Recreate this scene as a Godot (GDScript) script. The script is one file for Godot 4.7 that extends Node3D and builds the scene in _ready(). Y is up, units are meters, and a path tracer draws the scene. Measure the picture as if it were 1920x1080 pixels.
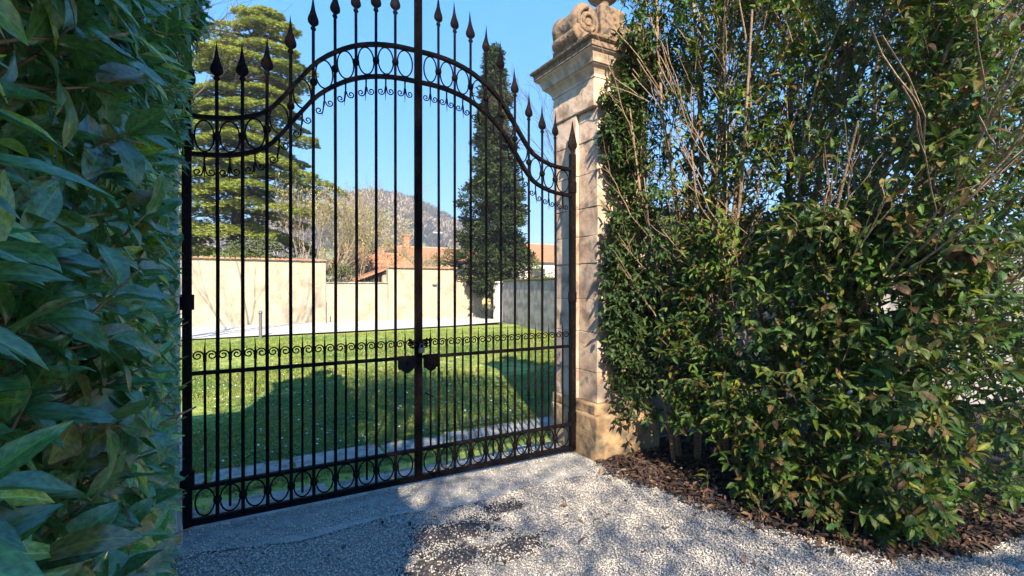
extends Node3D
# World axes: x runs along the gate (0 = hinge beside the clipped hedge), y up, z from the gate towards the viewer.

const GATE_W := 3.064
const EYE := Vector3(0.197, 1.603, 3.885)

var rng := RandomNumberGenerator.new()
var M := {}
var used := {}

# ------------------------------------------------------------------ mesh builder
class MB:
	var v := PackedVector3Array()
	var n := PackedVector3Array()
	var t := PackedVector2Array()
	var i := PackedInt32Array()
	func vert(p: Vector3, nn: Vector3, uv := Vector2.ZERO) -> int:
		v.append(p); n.append(nn); t.append(uv)
		return v.size() - 1
	func tri(a: int, b: int, c: int) -> void:
		var g := (v[c] - v[a]).cross(v[b] - v[a])
		if g.dot(n[a] + n[b] + n[c]) < 0.0:
			i.append(a); i.append(c); i.append(b)
		else:
			i.append(a); i.append(b); i.append(c)
	func quad(a: int, b: int, c: int, d: int) -> void:
		tri(a, b, c); tri(a, c, d)
	func flat(p: Array, nn: Vector3, uvs := []) -> void:
		var s := v.size()
		for k in p.size():
			vert(p[k], nn, uvs[k] if uvs else Vector2(p[k].x, p[k].y))
		for k in range(1, p.size() - 1):
			tri(s, s + k, s + k + 1)
	func poly(p: Array, inside: Vector3) -> void:   # flat polygon facing away from a point
		var nn: Vector3 = (p[1] - p[0]).cross(p[2] - p[0]).normalized()
		if nn.dot(p[0] - inside) < 0: nn = -nn
		flat(p, nn)
	func box(lo: Vector3, hi: Vector3, ch := 0.0) -> void:
		var c := (lo + hi) * 0.5
		var h := (hi - lo) * 0.5
		obox(c, Basis.IDENTITY, h, ch)
	func obox(c: Vector3, b: Basis, h: Vector3, ch := 0.0) -> void:
		ch = minf(ch, minf(h.x, minf(h.y, h.z)) * 0.45)
		for ax in 3:
			var a1 := (ax + 1) % 3
			var a2 := (ax + 2) % 3
			for s in [-1.0, 1.0]:
				var pts := []
				for q in [[-1, -1], [1, -1], [1, 1], [-1, 1]]:
					var p := Vector3.ZERO
					p[ax] = s * h[ax]
					p[a1] = q[0] * (h[a1] - ch)
					p[a2] = q[1] * (h[a2] - ch)
					pts.append(c + b * p)
				var nn := Vector3.ZERO
				nn[ax] = s
				flat(pts, (b * nn).normalized(), [Vector2(0, 0), Vector2(1, 0), Vector2(1, 1), Vector2(0, 1)])
		if ch <= 0.0: return
		for ax in 3:
			var a1 := (ax + 1) % 3
			var a2 := (ax + 2) % 3
			for s in [-1.0, 1.0]:
				for r in [-1.0, 1.0]:
					var pts := []
					for e in [[-1, 0], [1, 0], [1, 1], [-1, 1]]:
						var p := Vector3.ZERO
						p[ax] = e[0] * (h[ax] - ch)
						p[a1] = s * (h[a1] if e[1] == 0 else h[a1] - ch)
						p[a2] = r * (h[a2] - ch if e[1] == 0 else h[a2])
						pts.append(c + b * p)
					var nn := Vector3.ZERO
					nn[a1] = s; nn[a2] = r
					flat(pts, (b * nn).normalized())
		for sx in [-1.0, 1.0]:
			for sy in [-1.0, 1.0]:
				for sz in [-1.0, 1.0]:
					var s := Vector3(sx, sy, sz)
					flat([c + b * (s * Vector3(h.x, h.y - ch, h.z - ch)), c + b * (s * Vector3(h.x - ch, h.y, h.z - ch)), c + b * (s * Vector3(h.x - ch, h.y - ch, h.z))], (b * s).normalized())
	func tube(p: Array, r: Array, sides := 6, cap := true) -> void:
		var m := p.size()
		var up := Vector3.UP
		var d0: Vector3 = (p[1] - p[0]).normalized()
		if absf(d0.dot(up)) > 0.9: up = Vector3.RIGHT
		var x := d0.cross(up).normalized()
		var s0 := v.size()
		var run := 0.0
		for k in m:
			var d: Vector3 = (p[mini(k + 1, m - 1)] - p[maxi(k - 1, 0)]).normalized()
			x = (x - d * x.dot(d)).normalized()
			var y := d.cross(x)
			if k: run += p[k].distance_to(p[k - 1])
			for s in sides + 1:
				var a := TAU * s / sides
				var nn := x * cos(a) + y * sin(a)
				vert(p[k] + nn * r[k], nn, Vector2(float(s) / sides, run))
		for k in m - 1:
			for s in sides:
				var a := s0 + k * (sides + 1) + s
				quad(a, a + 1, a + sides + 2, a + sides + 1)
		if cap:
			for e in [0, m - 1]:
				if r[e] < 0.001: continue
				var d: Vector3 = (p[0] - p[1]).normalized() if e == 0 else (p[m - 1] - p[m - 2]).normalized()
				var c := vert(p[e], d)
				var ring := []
				for s in sides:
					ring.append(vert(v[s0 + e * (sides + 1) + s], d))
				for s in sides:
					tri(c, ring[s], ring[(s + 1) % sides])
	func strap(p: Array, hw: float, hh: float) -> void:   # rectangular bar swept in the plane z = const, half depth hw, half height hh
		var m := p.size()
		for k in m - 1:
			var q := []
			for e in [k, k + 1]:
				var d: Vector3 = (p[mini(e + 1, m - 1)] - p[maxi(e - 1, 0)]).normalized()
				var up := Vector3(-d.y, d.x, 0)
				q.append([p[e] + up * hh, p[e] - up * hh, up])
			var z := Vector3(0, 0, hw)
			for sd in [0, 1]:
				var sg := 1.0 if sd == 0 else -1.0
				var s := v.size()
				vert(q[0][sd] + z, q[0][2] * sg); vert(q[0][sd] - z, q[0][2] * sg); vert(q[1][sd] - z, q[1][2] * sg); vert(q[1][sd] + z, q[1][2] * sg)
				quad(s, s + 1, s + 2, s + 3)
			for sg in [-1.0, 1.0]:
				flat([q[0][0] + z * sg, q[0][1] + z * sg, q[1][1] + z * sg, q[1][0] + z * sg], Vector3(0, 0, sg))
	func lathe(c: Vector3, prof: Array, sides := 14, sc := Vector3.ONE, b := Basis.IDENTITY) -> void:
		var s0 := v.size()
		var m := prof.size()
		for k in m:
			var dn: Vector2 = prof[mini(k + 1, m - 1)] - prof[maxi(k - 1, 0)]
			var nr := Vector2(dn.y, -dn.x).normalized()
			for s in sides + 1:
				var a := TAU * s / sides
				var dir := Vector3(cos(a), 0, sin(a))
				var nn := (dir * nr.x + Vector3(0, nr.y, 0)) / sc
				vert(c + b * ((dir * prof[k].x + Vector3(0, prof[k].y, 0)) * sc), (b * nn).normalized(), Vector2(float(s) / sides, float(k) / m))
		for k in m - 1:
			for s in sides:
				var a := s0 + k * (sides + 1) + s
				quad(a, a + 1, a + sides + 2, a + sides + 1)
	func rounded(c: Vector3, b: Basis, h: Vector3, r: float, div: int, amp: float, noise: FastNoiseLite) -> void:   # worn block
		var cuts := []
		for ax in 3:
			var cl := [-h[ax], -h[ax] + r * 0.45, -h[ax] + r]
			for k in range(1, div): cl.append(lerpf(-h[ax] + r, h[ax] - r, float(k) / div))
			cl.append_array([h[ax] - r, h[ax] - r * 0.45, h[ax]])
			cuts.append(cl)
		div += 4
		for ax in 3:
			var a1 := (ax + 1) % 3
			var a2 := (ax + 2) % 3
			for sg in [-1.0, 1.0]:
				var s0 := v.size()
				for iy in div + 1:
					for ix in div + 1:
						var p := Vector3.ZERO
						p[ax] = sg * h[ax]
						p[a1] = cuts[a1][ix]
						p[a2] = cuts[a2][iy]
						var q := Vector3(clampf(p.x, -h.x + r, h.x - r), clampf(p.y, -h.y + r, h.y - r), clampf(p.z, -h.z + r, h.z - r))
						var d := (p - q).normalized()
						var w := q + d * r
						var at := c + b * w
						w += d * amp * noise.get_noise_3dv(at * 1.0)
						vert(c + b * w, (b * d).normalized(), Vector2(p[a1], p[a2]))
				for iy in div:
					for ix in div:
						var a := s0 + iy * (div + 1) + ix
						quad(a, a + 1, a + div + 2, a + div + 1)
		
	func mesh() -> ArrayMesh:
		var a := []
		a.resize(Mesh.ARRAY_MAX)
		a[Mesh.ARRAY_VERTEX] = v
		a[Mesh.ARRAY_NORMAL] = n
		a[Mesh.ARRAY_TEX_UV] = t
		a[Mesh.ARRAY_INDEX] = i
		var m := ArrayMesh.new()
		m.add_surface_from_arrays(Mesh.PRIMITIVE_TRIANGLES, a)
		return m

# ------------------------------------------------------------------ scene helpers
func numbered(called: String) -> String:
	if not used.has(called):
		used[called] = 0
		return called
	used[called] += 1
	return "%s_%03d" % [called, used[called]]

func tag(o: Node3D, label: String, category: String, group := "") -> Node3D:
	o.set_meta("label", label); o.set_meta("category", category)
	if group: o.set_meta("group", group)
	return o

func thing(called: String, label: String, category: String, at := Vector3.ZERO, group := "") -> Node3D:
	var o := Node3D.new()
	o.name = numbered(called)
	add_child(o)
	o.position = at
	return tag(o, label, category, group)

func part(called: String, mesh: Mesh, mat: Material, parent: Node3D, at := Vector3.ZERO) -> MeshInstance3D:
	var o := MeshInstance3D.new()
	o.name = called if parent != self else numbered(called)
	o.mesh = mesh
	o.material_override = mat
	o.position = at
	parent.add_child(o, true)
	return o

func struct(called: String, mesh: Mesh, mat: Material) -> MeshInstance3D:
	var o := part(called, mesh, mat, self)
	o.set_meta("kind", "structure")
	return o

func scatter(called: String, mesh: Mesh, mat: Material, xf: Array, cols: Array, parent: Node3D, stuff := true) -> MultiMeshInstance3D:
	var mm := MultiMesh.new()
	mm.transform_format = MultiMesh.TRANSFORM_3D
	mm.use_colors = not cols.is_empty()
	mm.mesh = mesh
	mm.instance_count = xf.size()
	for k in xf.size():
		mm.set_instance_transform(k, xf[k])
		if mm.use_colors: mm.set_instance_color(k, cols[k])
	var o := MultiMeshInstance3D.new()
	o.name = called if parent != self else numbered(called)
	o.multimesh = mm
	o.material_override = mat
	parent.add_child(o, true)
	if stuff: o.set_meta("kind", "stuff")
	return o

func rnd(a: float, b: float) -> float: return rng.randf_range(a, b)
func rvec() -> Vector3:
	while true:
		var p := Vector3(rnd(-1, 1), rnd(-1, 1), rnd(-1, 1))
		var l := p.length()
		if l > 0.05 and l < 1.0: return p / l
	return Vector3.UP
func lin(r: float, g: float, b: float) -> Color: return Color(r, g, b).linear_to_srgb()

func noise_of(seed_: int, freq: float, octaves := 4) -> FastNoiseLite:
	var f := FastNoiseLite.new()
	f.seed = seed_; f.frequency = freq; f.fractal_octaves = octaves
	return f

func ntex(seed_: int, freq: float, stops: Array, size := 512, octaves := 5) -> NoiseTexture2D:   # stops: [offset, colour (linear)] ...
	var t := NoiseTexture2D.new()
	t.width = size; t.height = size; t.seamless = true
	t.noise = noise_of(seed_, freq, octaves)
	var g := Gradient.new()
	var off := PackedFloat32Array()
	var col := PackedColorArray()
	for s in stops:
		off.append(s[0]); col.append(lin(s[1][0], s[1][1], s[1][2]))
	g.offsets = off; g.colors = col
	t.color_ramp = g
	return t

func btex(seed_: int, freq: float, size := 512, octaves := 5) -> NoiseTexture2D:
	var t := NoiseTexture2D.new()
	t.width = size; t.height = size; t.seamless = true
	t.noise = noise_of(seed_, freq, octaves)
	return t

func mat(color: Color, rough := 0.8, metal := 0.0) -> StandardMaterial3D:
	var m := StandardMaterial3D.new()
	m.albedo_color = color; m.roughness = rough; m.metallic = metal
	return m

func tri_mat(tex: Texture2D, scale: float, rough := 0.85, bump: Texture2D = null, bump_cm := 0.5, detail: Texture2D = null, detail_scale := 0.3) -> StandardMaterial3D:
	var m := mat(Color.WHITE, rough)
	m.albedo_texture = tex
	m.uv1_triplanar = true; m.uv1_world_triplanar = true
	m.uv1_scale = Vector3.ONE * scale
	if bump:
		m.heightmap_enabled = true; m.heightmap_texture = bump; m.heightmap_scale = bump_cm
	if detail:
		m.detail_enabled = true; m.detail_albedo = detail; m.detail_blend_mode = BaseMaterial3D.BLEND_MODE_MUL
		m.detail_uv_layer = BaseMaterial3D.DETAIL_UV_2
		m.uv2_triplanar = true; m.uv2_world_triplanar = true; m.uv2_scale = Vector3.ONE * detail_scale
	return m

func leaf_tex(kind: int) -> ImageTexture:   # midrib and side veins lighter than the blade; kind 2 has brown blemishes
	var im := Image.create(64, 128, false, Image.FORMAT_RGB8)
	var nz := noise_of(5 + kind, 0.06, 3)
	var spots := noise_of(15 + kind, 0.045, 3)
	for y in 128:
		for x in 64:
			var a := (x + 0.5) / 32.0 - 1.0
			var b := y / 128.0
			var k := 0.76 + 0.24 * nz.get_noise_2d(x, y)
			var vein := absf(fposmod(b * (8.0 + kind) - absf(a) * 1.7, 1.0) - 0.5)
			if vein < 0.06: k += 0.09
			var c := Vector3(k, k, k)
			var rib := smoothstep(0.09, 0.03, absf(a))
			c = c.lerp(Vector3(1.0, 1.0, 0.8), rib * 0.9)
			if kind == 2 and spots.get_noise_2d(x, y) > 0.22: c = c * Vector3(1.15, 0.62, 0.5)
			im.set_pixel(x, y, Color(clampf(c.x, 0, 1), clampf(c.y, 0, 1), clampf(c.z, 0, 1)))
	return ImageTexture.create_from_image(im)

func leaf_mat(color: Color, rough: float, back: Color, tex: Texture2D = null, tinted := true) -> StandardMaterial3D:
	var m := mat(color, rough)
	m.vertex_color_use_as_albedo = tinted
	m.albedo_texture = tex
	m.cull_mode = BaseMaterial3D.CULL_DISABLED
	m.backlight_enabled = true; m.backlight = back
	m.metallic_specular = 0.7
	return m

func make_materials() -> void:
	# iron: dark paint over brown rust
	M.iron = tri_mat(ntex(11, 0.02, [[0.0, [0.005, 0.0045, 0.006]], [0.6, [0.007, 0.006, 0.0075]], [0.70, [0.016, 0.008, 0.0075]], [1.0, [0.055, 0.023, 0.016]]], 512), 2.2, 0.7, btex(12, 0.06), 0.08)
	M.iron.metallic_specular = 0.18
	M.rust = tri_mat(ntex(13, 0.03, [[0.0, [0.005, 0.004, 0.005]], [0.6, [0.009, 0.0055, 0.006]], [1.0, [0.034, 0.014, 0.011]]], 256), 4.0, 0.85, btex(14, 0.08, 256), 0.15)
	M.rust.metallic_specular = 0.15
	M.plate = tri_mat(ntex(15, 0.03, [[0.0, [0.007, 0.008, 0.009]], [0.6, [0.011, 0.011, 0.012]], [1.0, [0.03, 0.018, 0.015]]], 256), 4.0, 0.6)
	M.plate.metallic_specular = 0.2
	M.steel = mat(lin(0.16, 0.16, 0.155), 0.45, 0.5)
	# stone of the pillars: warm rendered stone with grey, worn patches
	M.stone = tri_mat(ntex(21, 0.008, [[0.0, [0.32, 0.245, 0.19]], [0.35, [0.50, 0.36, 0.265]], [0.55, [0.57, 0.43, 0.325]], [0.78, [0.55, 0.43, 0.335]], [1.0, [0.42, 0.35, 0.29]]], 1024, 6), 0.5, 0.9, btex(22, 0.02, 1024, 6), 0.4,
		ntex(23, 0.012, [[0.0, [0.38, 0.38, 0.38]], [0.30, [0.72, 0.71, 0.70]], [0.38, [1, 1, 1]], [1.0, [1, 1, 1]]], 512, 6), 0.6)
	M.stone_old = tri_mat(ntex(24, 0.012, [[0.0, [0.045, 0.038, 0.034]], [0.36, [0.11, 0.085, 0.066]], [0.52, [0.24, 0.155, 0.09]], [0.72, [0.17, 0.125, 0.092]], [1.0, [0.18, 0.165, 0.155]]], 1024, 6), 0.9, 0.95, btex(25, 0.02, 1024, 6), 0.8)
	M.stone_base = tri_mat(ntex(26, 0.010, [[0.0, [0.07, 0.06, 0.05]], [0.36, [0.26, 0.19, 0.12]], [0.58, [0.42, 0.27, 0.14]], [1.0, [0.38, 0.31, 0.235]]], 1024, 5), 0.45, 0.95, btex(27, 0.02, 1024, 5), 0.8)
	M.stone_pale = tri_mat(ntex(28, 0.012, [[0.0, [0.16, 0.16, 0.14]], [0.4, [0.40, 0.39, 0.36]], [0.6, [0.55, 0.53, 0.49]], [1.0, [0.36, 0.34, 0.30]]], 512, 6), 1.2, 0.9, btex(29, 0.02, 512, 6), 0.8)
	# ground
	M.concrete = tri_mat(ntex(31, 0.01, [[0.0, [0.20, 0.20, 0.20]], [0.5, [0.34, 0.335, 0.325]], [1.0, [0.45, 0.435, 0.42]]], 1024, 6), 0.6, 0.95, btex(32, 0.04, 512), 0.5)
	M.slab = tri_mat(ntex(33, 0.012, [[0.0, [0.12, 0.12, 0.11]], [0.4, [0.24, 0.235, 0.22]], [1.0, [0.36, 0.35, 0.33]]], 512, 6), 0.9, 0.95, btex(34, 0.03, 512), 0.8)
	M.fines = tri_mat(ntex(35, 0.03, [[0.0, [0.16, 0.145, 0.14]], [0.45, [0.30, 0.28, 0.265]], [1.0, [0.46, 0.43, 0.41]]], 1024, 6), 1.3, 1.0, btex(36, 0.09, 512), 0.8)
	M.soil = tri_mat(ntex(37, 0.02, [[0.0, [0.018, 0.013, 0.012]], [0.5, [0.035, 0.025, 0.022]], [1.0, [0.065, 0.045, 0.036]]], 512, 6), 1.6, 1.0, btex(38, 0.05, 512), 1.6)
	M.damp = tri_mat(ntex(39, 0.03, [[0.0, [0.030, 0.025, 0.027]], [0.5, [0.060, 0.052, 0.053]], [0.75, [0.14, 0.125, 0.12]], [1.0, [0.26, 0.24, 0.225]]], 512, 6), 1.6, 0.95, btex(38, 0.05, 512), 1.0)
	M.lawn = tri_mat(ntex(41, 0.012, [[0.0, [0.08, 0.13, 0.025]], [0.45, [0.18, 0.25, 0.04]], [0.65, [0.25, 0.30, 0.05]], [1.0, [0.32, 0.31, 0.09]]], 1024, 6), 0.25, 1.0, btex(42, 0.09, 512), 1.5)
	M.road = tri_mat(ntex(43, 0.02, [[0.0, [0.28, 0.27, 0.26]], [0.5, [0.40, 0.39, 0.37]], [1.0, [0.52, 0.50, 0.47]]], 512, 6), 0.4, 0.95)
	M.field = tri_mat(ntex(44, 0.01, [[0.0, [0.05, 0.07, 0.02]], [0.5, [0.10, 0.12, 0.04]], [1.0, [0.15, 0.14, 0.07]]], 512, 6), 0.03, 1.0)
	# walls and houses
	M.plaster = tri_mat(ntex(51, 0.006, [[0.0, [0.25, 0.215, 0.16]], [0.3, [0.33, 0.29, 0.22]], [0.6, [0.36, 0.32, 0.245]], [1.0, [0.35, 0.315, 0.25]]], 1024, 6), 0.22, 0.95, btex(52, 0.03, 512), 0.6, ntex(63, 0.012, [[0.0, [0.62, 0.62, 0.64]], [0.34, [0.86, 0.86, 0.87]], [0.44, [1, 1, 1]], [1.0, [1, 1, 1]]], 512, 6), 0.12)
	M.grey_wall = tri_mat(ntex(53, 0.008, [[0.0, [0.10, 0.10, 0.09]], [0.45, [0.22, 0.22, 0.21]], [0.7, [0.32, 0.315, 0.30]], [1.0, [0.25, 0.24, 0.20]]], 512, 6), 0.45, 0.95)
	M.garden_wall = tri_mat(ntex(54, 0.008, [[0.0, [0.09, 0.09, 0.09]], [0.5, [0.17, 0.165, 0.16]], [1.0, [0.27, 0.26, 0.25]]], 512, 6), 0.45, 0.95)
	M.white = tri_mat(ntex(55, 0.01, [[0.0, [0.50, 0.50, 0.50]], [0.5, [0.66, 0.66, 0.65]], [1.0, [0.72, 0.71, 0.70]]], 256, 5), 0.5, 0.9)
	M.yellow = tri_mat(ntex(56, 0.01, [[0.0, [0.52, 0.36, 0.13]], [0.5, [0.62, 0.46, 0.19]], [1.0, [0.66, 0.50, 0.24]]], 256, 5), 0.2, 0.95)
	M.house_white = tri_mat(ntex(57, 0.01, [[0.0, [0.50, 0.45, 0.42]], [1.0, [0.68, 0.62, 0.58]]], 256, 5), 0.2, 0.95)
	M.tile = tri_mat(ntex(58, 0.03, [[0.0, [0.20, 0.09, 0.05]], [0.5, [0.38, 0.17, 0.09]], [1.0, [0.48, 0.27, 0.16]]], 256, 5), 0.7, 0.9)
	M.tile_b = tri_mat(ntex(59, 0.03, [[0.0, [0.16, 0.10, 0.07]], [0.5, [0.34, 0.20, 0.13]], [1.0, [0.42, 0.30, 0.20]]], 256, 5), 0.7, 0.9)
	M.timber = tri_mat(ntex(60, 0.03, [[0.0, [0.05, 0.03, 0.02]], [1.0, [0.13, 0.075, 0.045]]], 256, 5), 1.5, 0.85)
	M.shutter = mat(lin(0.10, 0.06, 0.04), 0.7)
	M.glass = mat(lin(0.03, 0.035, 0.04), 0.1)
	M.pole = mat(lin(0.36, 0.37, 0.38), 0.5, 0.3)
	M.bollard = mat(lin(0.13, 0.13, 0.15), 0.5, 0.3)
	M.moss = tri_mat(ntex(62, 0.03, [[0.0, [0.04, 0.05, 0.012]], [1.0, [0.12, 0.12, 0.03]]], 256, 5), 1.0, 1.0)
	# bark and leaves
	M.bark = tri_mat(ntex(71, 0.02, [[0.0, [0.11, 0.07, 0.045]], [0.5, [0.24, 0.16, 0.10]], [1.0, [0.42, 0.32, 0.22]]], 512, 5), 3.0, 0.9, btex(72, 0.05, 512), 0.5)
	M.twig = tri_mat(ntex(73, 0.03, [[0.0, [0.12, 0.08, 0.045]], [0.6, [0.22, 0.15, 0.08]], [1.0, [0.32, 0.24, 0.13]]], 256, 4), 4.0, 0.85)
	M.bark_dark = tri_mat(ntex(74, 0.02, [[0.0, [0.03, 0.022, 0.018]], [1.0, [0.10, 0.075, 0.06]]], 256, 5), 1.0, 0.95)
	M.bark_pale = tri_mat(ntex(75, 0.02, [[0.0, [0.16, 0.13, 0.09]], [1.0, [0.38, 0.32, 0.24]]], 256, 5), 1.0, 0.95)
	var lt := [leaf_tex(0), leaf_tex(1), leaf_tex(2)]
	M.leaf = leaf_mat(Color.WHITE, 0.29, lin(0.5, 0.55, 0.25), lt[0])
	M.leaf.metallic_specular = 0.7
	M.leaf_soft = leaf_mat(Color.WHITE, 0.50, lin(0.6, 0.62, 0.25), lt[1])
	M.leaf_soft.metallic_specular = 0.45
	M.leaf_tints = []
	M.leaf_soft_tints = []
	var kinds := [[0.102, 0.290, 0.100], [0.130, 0.335, 0.108], [0.088, 0.245, 0.096], [0.105, 0.20, 0.055], [0.060, 0.125, 0.042], [0.13, 0.20, 0.05], [0.20, 0.25, 0.05], [0.30, 0.28, 0.08], [0.22, 0.13, 0.06]]
	for q in kinds.size():
		for k in 3:
			var c: Array = kinds[q]
			var g := leaf_mat(lin(c[0], c[1], c[2]), 0.29, lin(0.5, 0.55, 0.25), lt[k], false)
			g.metallic_specular = 0.7
			M.leaf_tints.append(g)
			var m := leaf_mat(lin(c[0], c[1], c[2]), 0.50, lin(0.6, 0.62, 0.25), lt[k], false)
			m.metallic_specular = 0.45
			M.leaf_soft_tints.append(m)
	M.far_leaf = leaf_mat(Color.WHITE, 0.6, lin(0.5, 0.5, 0.2))
	M.glossy_leaf = leaf_mat(Color.WHITE, 0.6, lin(0.35, 0.35, 0.12))
	M.glossy_leaf.metallic_specular = 0.35
	M.dry_leaf = leaf_mat(Color.WHITE, 0.85, lin(0.2, 0.15, 0.1))
	M.grass = leaf_mat(Color.WHITE, 0.7, lin(0.6, 0.6, 0.25))
	M.pebble = mat(Color.WHITE, 0.85)
	M.pebble.vertex_color_use_as_albedo = true
	M.petal = leaf_mat(Color.WHITE, 0.8, lin(0.3, 0.3, 0.3))
	M.wood_far = mat(Color.WHITE, 1.0)
	M.wood_far.vertex_color_use_as_albedo = true

# ------------------------------------------------------------------ leaves
func leaf_mesh(wid: float, droop: float, fold: float, wave: float, segs: int, seed_: int) -> ArrayMesh:   # length 1 along +y, face +z
	var r := RandomNumberGenerator.new()
	r.seed = seed_
	var ph := r.randf() * TAU
	var tw := r.randf_range(-0.25, 0.25)
	var b := MB.new()
	var rows := []
	var pts := []
	for k in segs + 1:
		var s := float(k) / segs
		var w := wid * 0.5 * pow(sin(PI * pow(s, 0.85)), 0.8) * (1.0 - 0.18 * s)
		if k == 0: w = 0.012
		if k == segs: w = 0.004
		var ang := droop * s
		var yy := s * cos(ang * 0.6)
		var zz := -s * sin(ang) * 0.55
		var row := []
		for j in [-1.0, -0.5, 0.0, 0.5, 1.0]:
			var x: float = j * w
			var z: float = zz + absf(x) * fold + wave * sin(s * 11.0 + ph + j * 1.3) * absf(j) * 0.5
			var q := Vector3(x, yy, z)
			q = Vector3(q.x * cos(tw * s) - (q.z - zz) * sin(tw * s), q.y, zz + q.x * sin(tw * s) + (q.z - zz) * cos(tw * s))
			row.append(q)
		pts.append(row)
	for k in segs + 1:
		var row := []
		for j in 5:
			var dy: Vector3 = pts[mini(k + 1, segs)][j] - pts[maxi(k - 1, 0)][j]
			var dx: Vector3 = pts[k][mini(j + 1, 4)] - pts[k][maxi(j - 1, 0)]
			var nn := dx.cross(dy).normalized()
			if nn.z < 0: nn = -nn
			row.append(b.vert(pts[k][j], nn, Vector2(j / 4.0, float(k) / segs)))
		rows.append(row)
	for k in segs:
		for j in 4:
			b.quad(rows[k][j], rows[k][j + 1], rows[k + 1][j + 1], rows[k + 1][j])
	return b.mesh()

var face_bias := Vector3.ZERO
var leaf_fine := []
var leaf_low := []
func make_leaves() -> void:
	for k in 10:
		leaf_fine.append(leaf_mesh(rnd(0.38, 0.50), rnd(0.1, 1.1), rnd(0.10, 0.5), rnd(0.02, 0.06), 9, 100 + k))
	for k in 4:
		leaf_low.append(leaf_mesh(rnd(0.34, 0.44), rnd(0.3, 1.0), rnd(0.2, 0.5), rnd(0.0, 0.03), 4, 200 + k))

func leaf_frame(at: Vector3, along: Vector3, face: Vector3, size: float, wide := 1.0) -> Transform3D:
	var y := along.normalized()
	var z := (face - y * face.dot(y))
	z = z.normalized() if z.length() > 0.05 else y.cross(Vector3.RIGHT).normalized()
	var x := y.cross(z)
	return Transform3D(Basis(x * size * wide, y * size, z * size), at)

# a shoot: a short twig with leaves round its tip; leaves go into list as [transform, tint]
func shoot(leaves: Array, twigs: MB, tip: Vector3, dir: Vector3, count: int, size: float, tints: Array, hang := 0.25, twig_len := 0.16) -> void:
	var d := dir.normalized()
	var root := tip - d * twig_len + Vector3(rnd(-0.02, 0.02), -0.03, rnd(-0.02, 0.02))
	var mid := (root + tip) * 0.5 + rvec() * 0.012
	twigs.tube([root, mid, tip], [0.0035, 0.0028, 0.0015], 4, false)
	var side := d.cross(rvec()).normalized()
	var phase := rnd(0, TAU)
	for k in count:
		var s := float(k) / maxf(1.0, count - 1.0)
		var a := phase + k * 2.4
		var rad := side.rotated(d, a)
		var along := d * lerpf(0.35, 0.95, s) + rad * lerpf(1.0, 0.45, s) + Vector3(0, -hang, 0) + rvec() * 0.28
		var face := Vector3(0, 0.75, 0) + d * 0.7 + face_bias + rvec() * 0.55
		var at := root.lerp(tip, lerpf(0.35, 1.0, s))
		var tint: Color = tints[rng.randi() % tints.size()]
		var v := rnd(0.75, 1.3)
		tint = Color(tint.r * v, tint.g * v, tint.b * v)
		leaves.append([leaf_frame(at, along, face, size * rnd(0.7, 1.15), rnd(0.85, 1.15)), tint])

func in_view(p: Vector3) -> float:   # depth along the view direction, or -1 outside the picture
	var q := p - EYE
	var z := q.x * 0.4964 - q.z * 0.8681
	var x := q.x * 0.8681 + q.z * 0.4964
	if z < 0.2 or absf(x / z) > 1.06 or absf(q.y / z) > 0.6: return -1.0
	return z

func stem(b: MB, from: Vector3, to: Vector3, r0: float, r1: float, wig: float, sides := 7) -> Array:
	var p := []
	var r := []
	var m := 9
	var off := Vector3.ZERO
	for k in m:
		var s := float(k) / (m - 1)
		if k: off += Vector3(rnd(-1, 1), rnd(-0.4, 0.4), rnd(-1, 1)) * wig
		p.append(from.lerp(to, s) + off * sin(PI * minf(1.0, s * 1.2 + 0.1)))
		r.append(lerpf(r0, r1, s) * rnd(0.9, 1.1))
	b.tube(p, r, sides)
	return p

# ------------------------------------------------------------------ the gate
const BAND := [[0.0, 3.497], [0.17, 3.494], [0.325, 3.472], [0.48, 3.425], [0.63, 3.343], [0.775, 3.222], [0.93, 3.02], [1.08, 2.832], [1.22, 2.76], [1.36, 2.728], [1.56, 2.716]]
func band_y(u: float) -> float:   # height of the upper band
	var d := absf(u - 1.54)
	for k in BAND.size() - 1:
		if d <= BAND[k + 1][0]:
			var s: float = (d - BAND[k][0]) / (BAND[k + 1][0] - BAND[k][0])
			var y0: float = BAND[maxi(k - 1, 0)][1] if k > 0 else BAND[1][1]
			var y3: float = BAND[mini(k + 2, BAND.size() - 1)][1]
			return cubic_interpolate(BAND[k][1], BAND[k + 1][1], y0, y3, s)
	return 2.716

func arc_pts(u0: float, u1: float, drop: float, m := 26) -> Array:
	var p := []
	for k in m:
		var u := lerpf(u0, u1, float(k) / (m - 1))
		p.append(Vector3(u, band_y(u) - drop, 0))
	return p

func spiral(c: Vector3, r: float, a0: float, turn: float, sweep: float) -> Array:
	var p := []
	var m := 18
	for k in m:
		var s := float(k) / (m - 1)
		var a := a0 + turn * s * sweep
		var rr := r * (1.0 - 0.78 * s)
		p.append(c + Vector3(cos(a), sin(a), 0) * rr)
	return p

func filled(v: float, m: int) -> Array:
	var a := []
	a.resize(m); a.fill(v)
	return a

var fin_mesh: ArrayMesh
var knob_mesh: ArrayMesh
func ring_mesh(hw: float, hh: float) -> ArrayMesh:
	var b := MB.new()
	var p := []
	for k in 25:
		var a := TAU * k / 24.0
		p.append(Vector3(cos(a) * hw, sin(a) * hh, 0))
	b.tube(p, filled(0.0058, 25), 6, false)
	return b.mesh()

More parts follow.
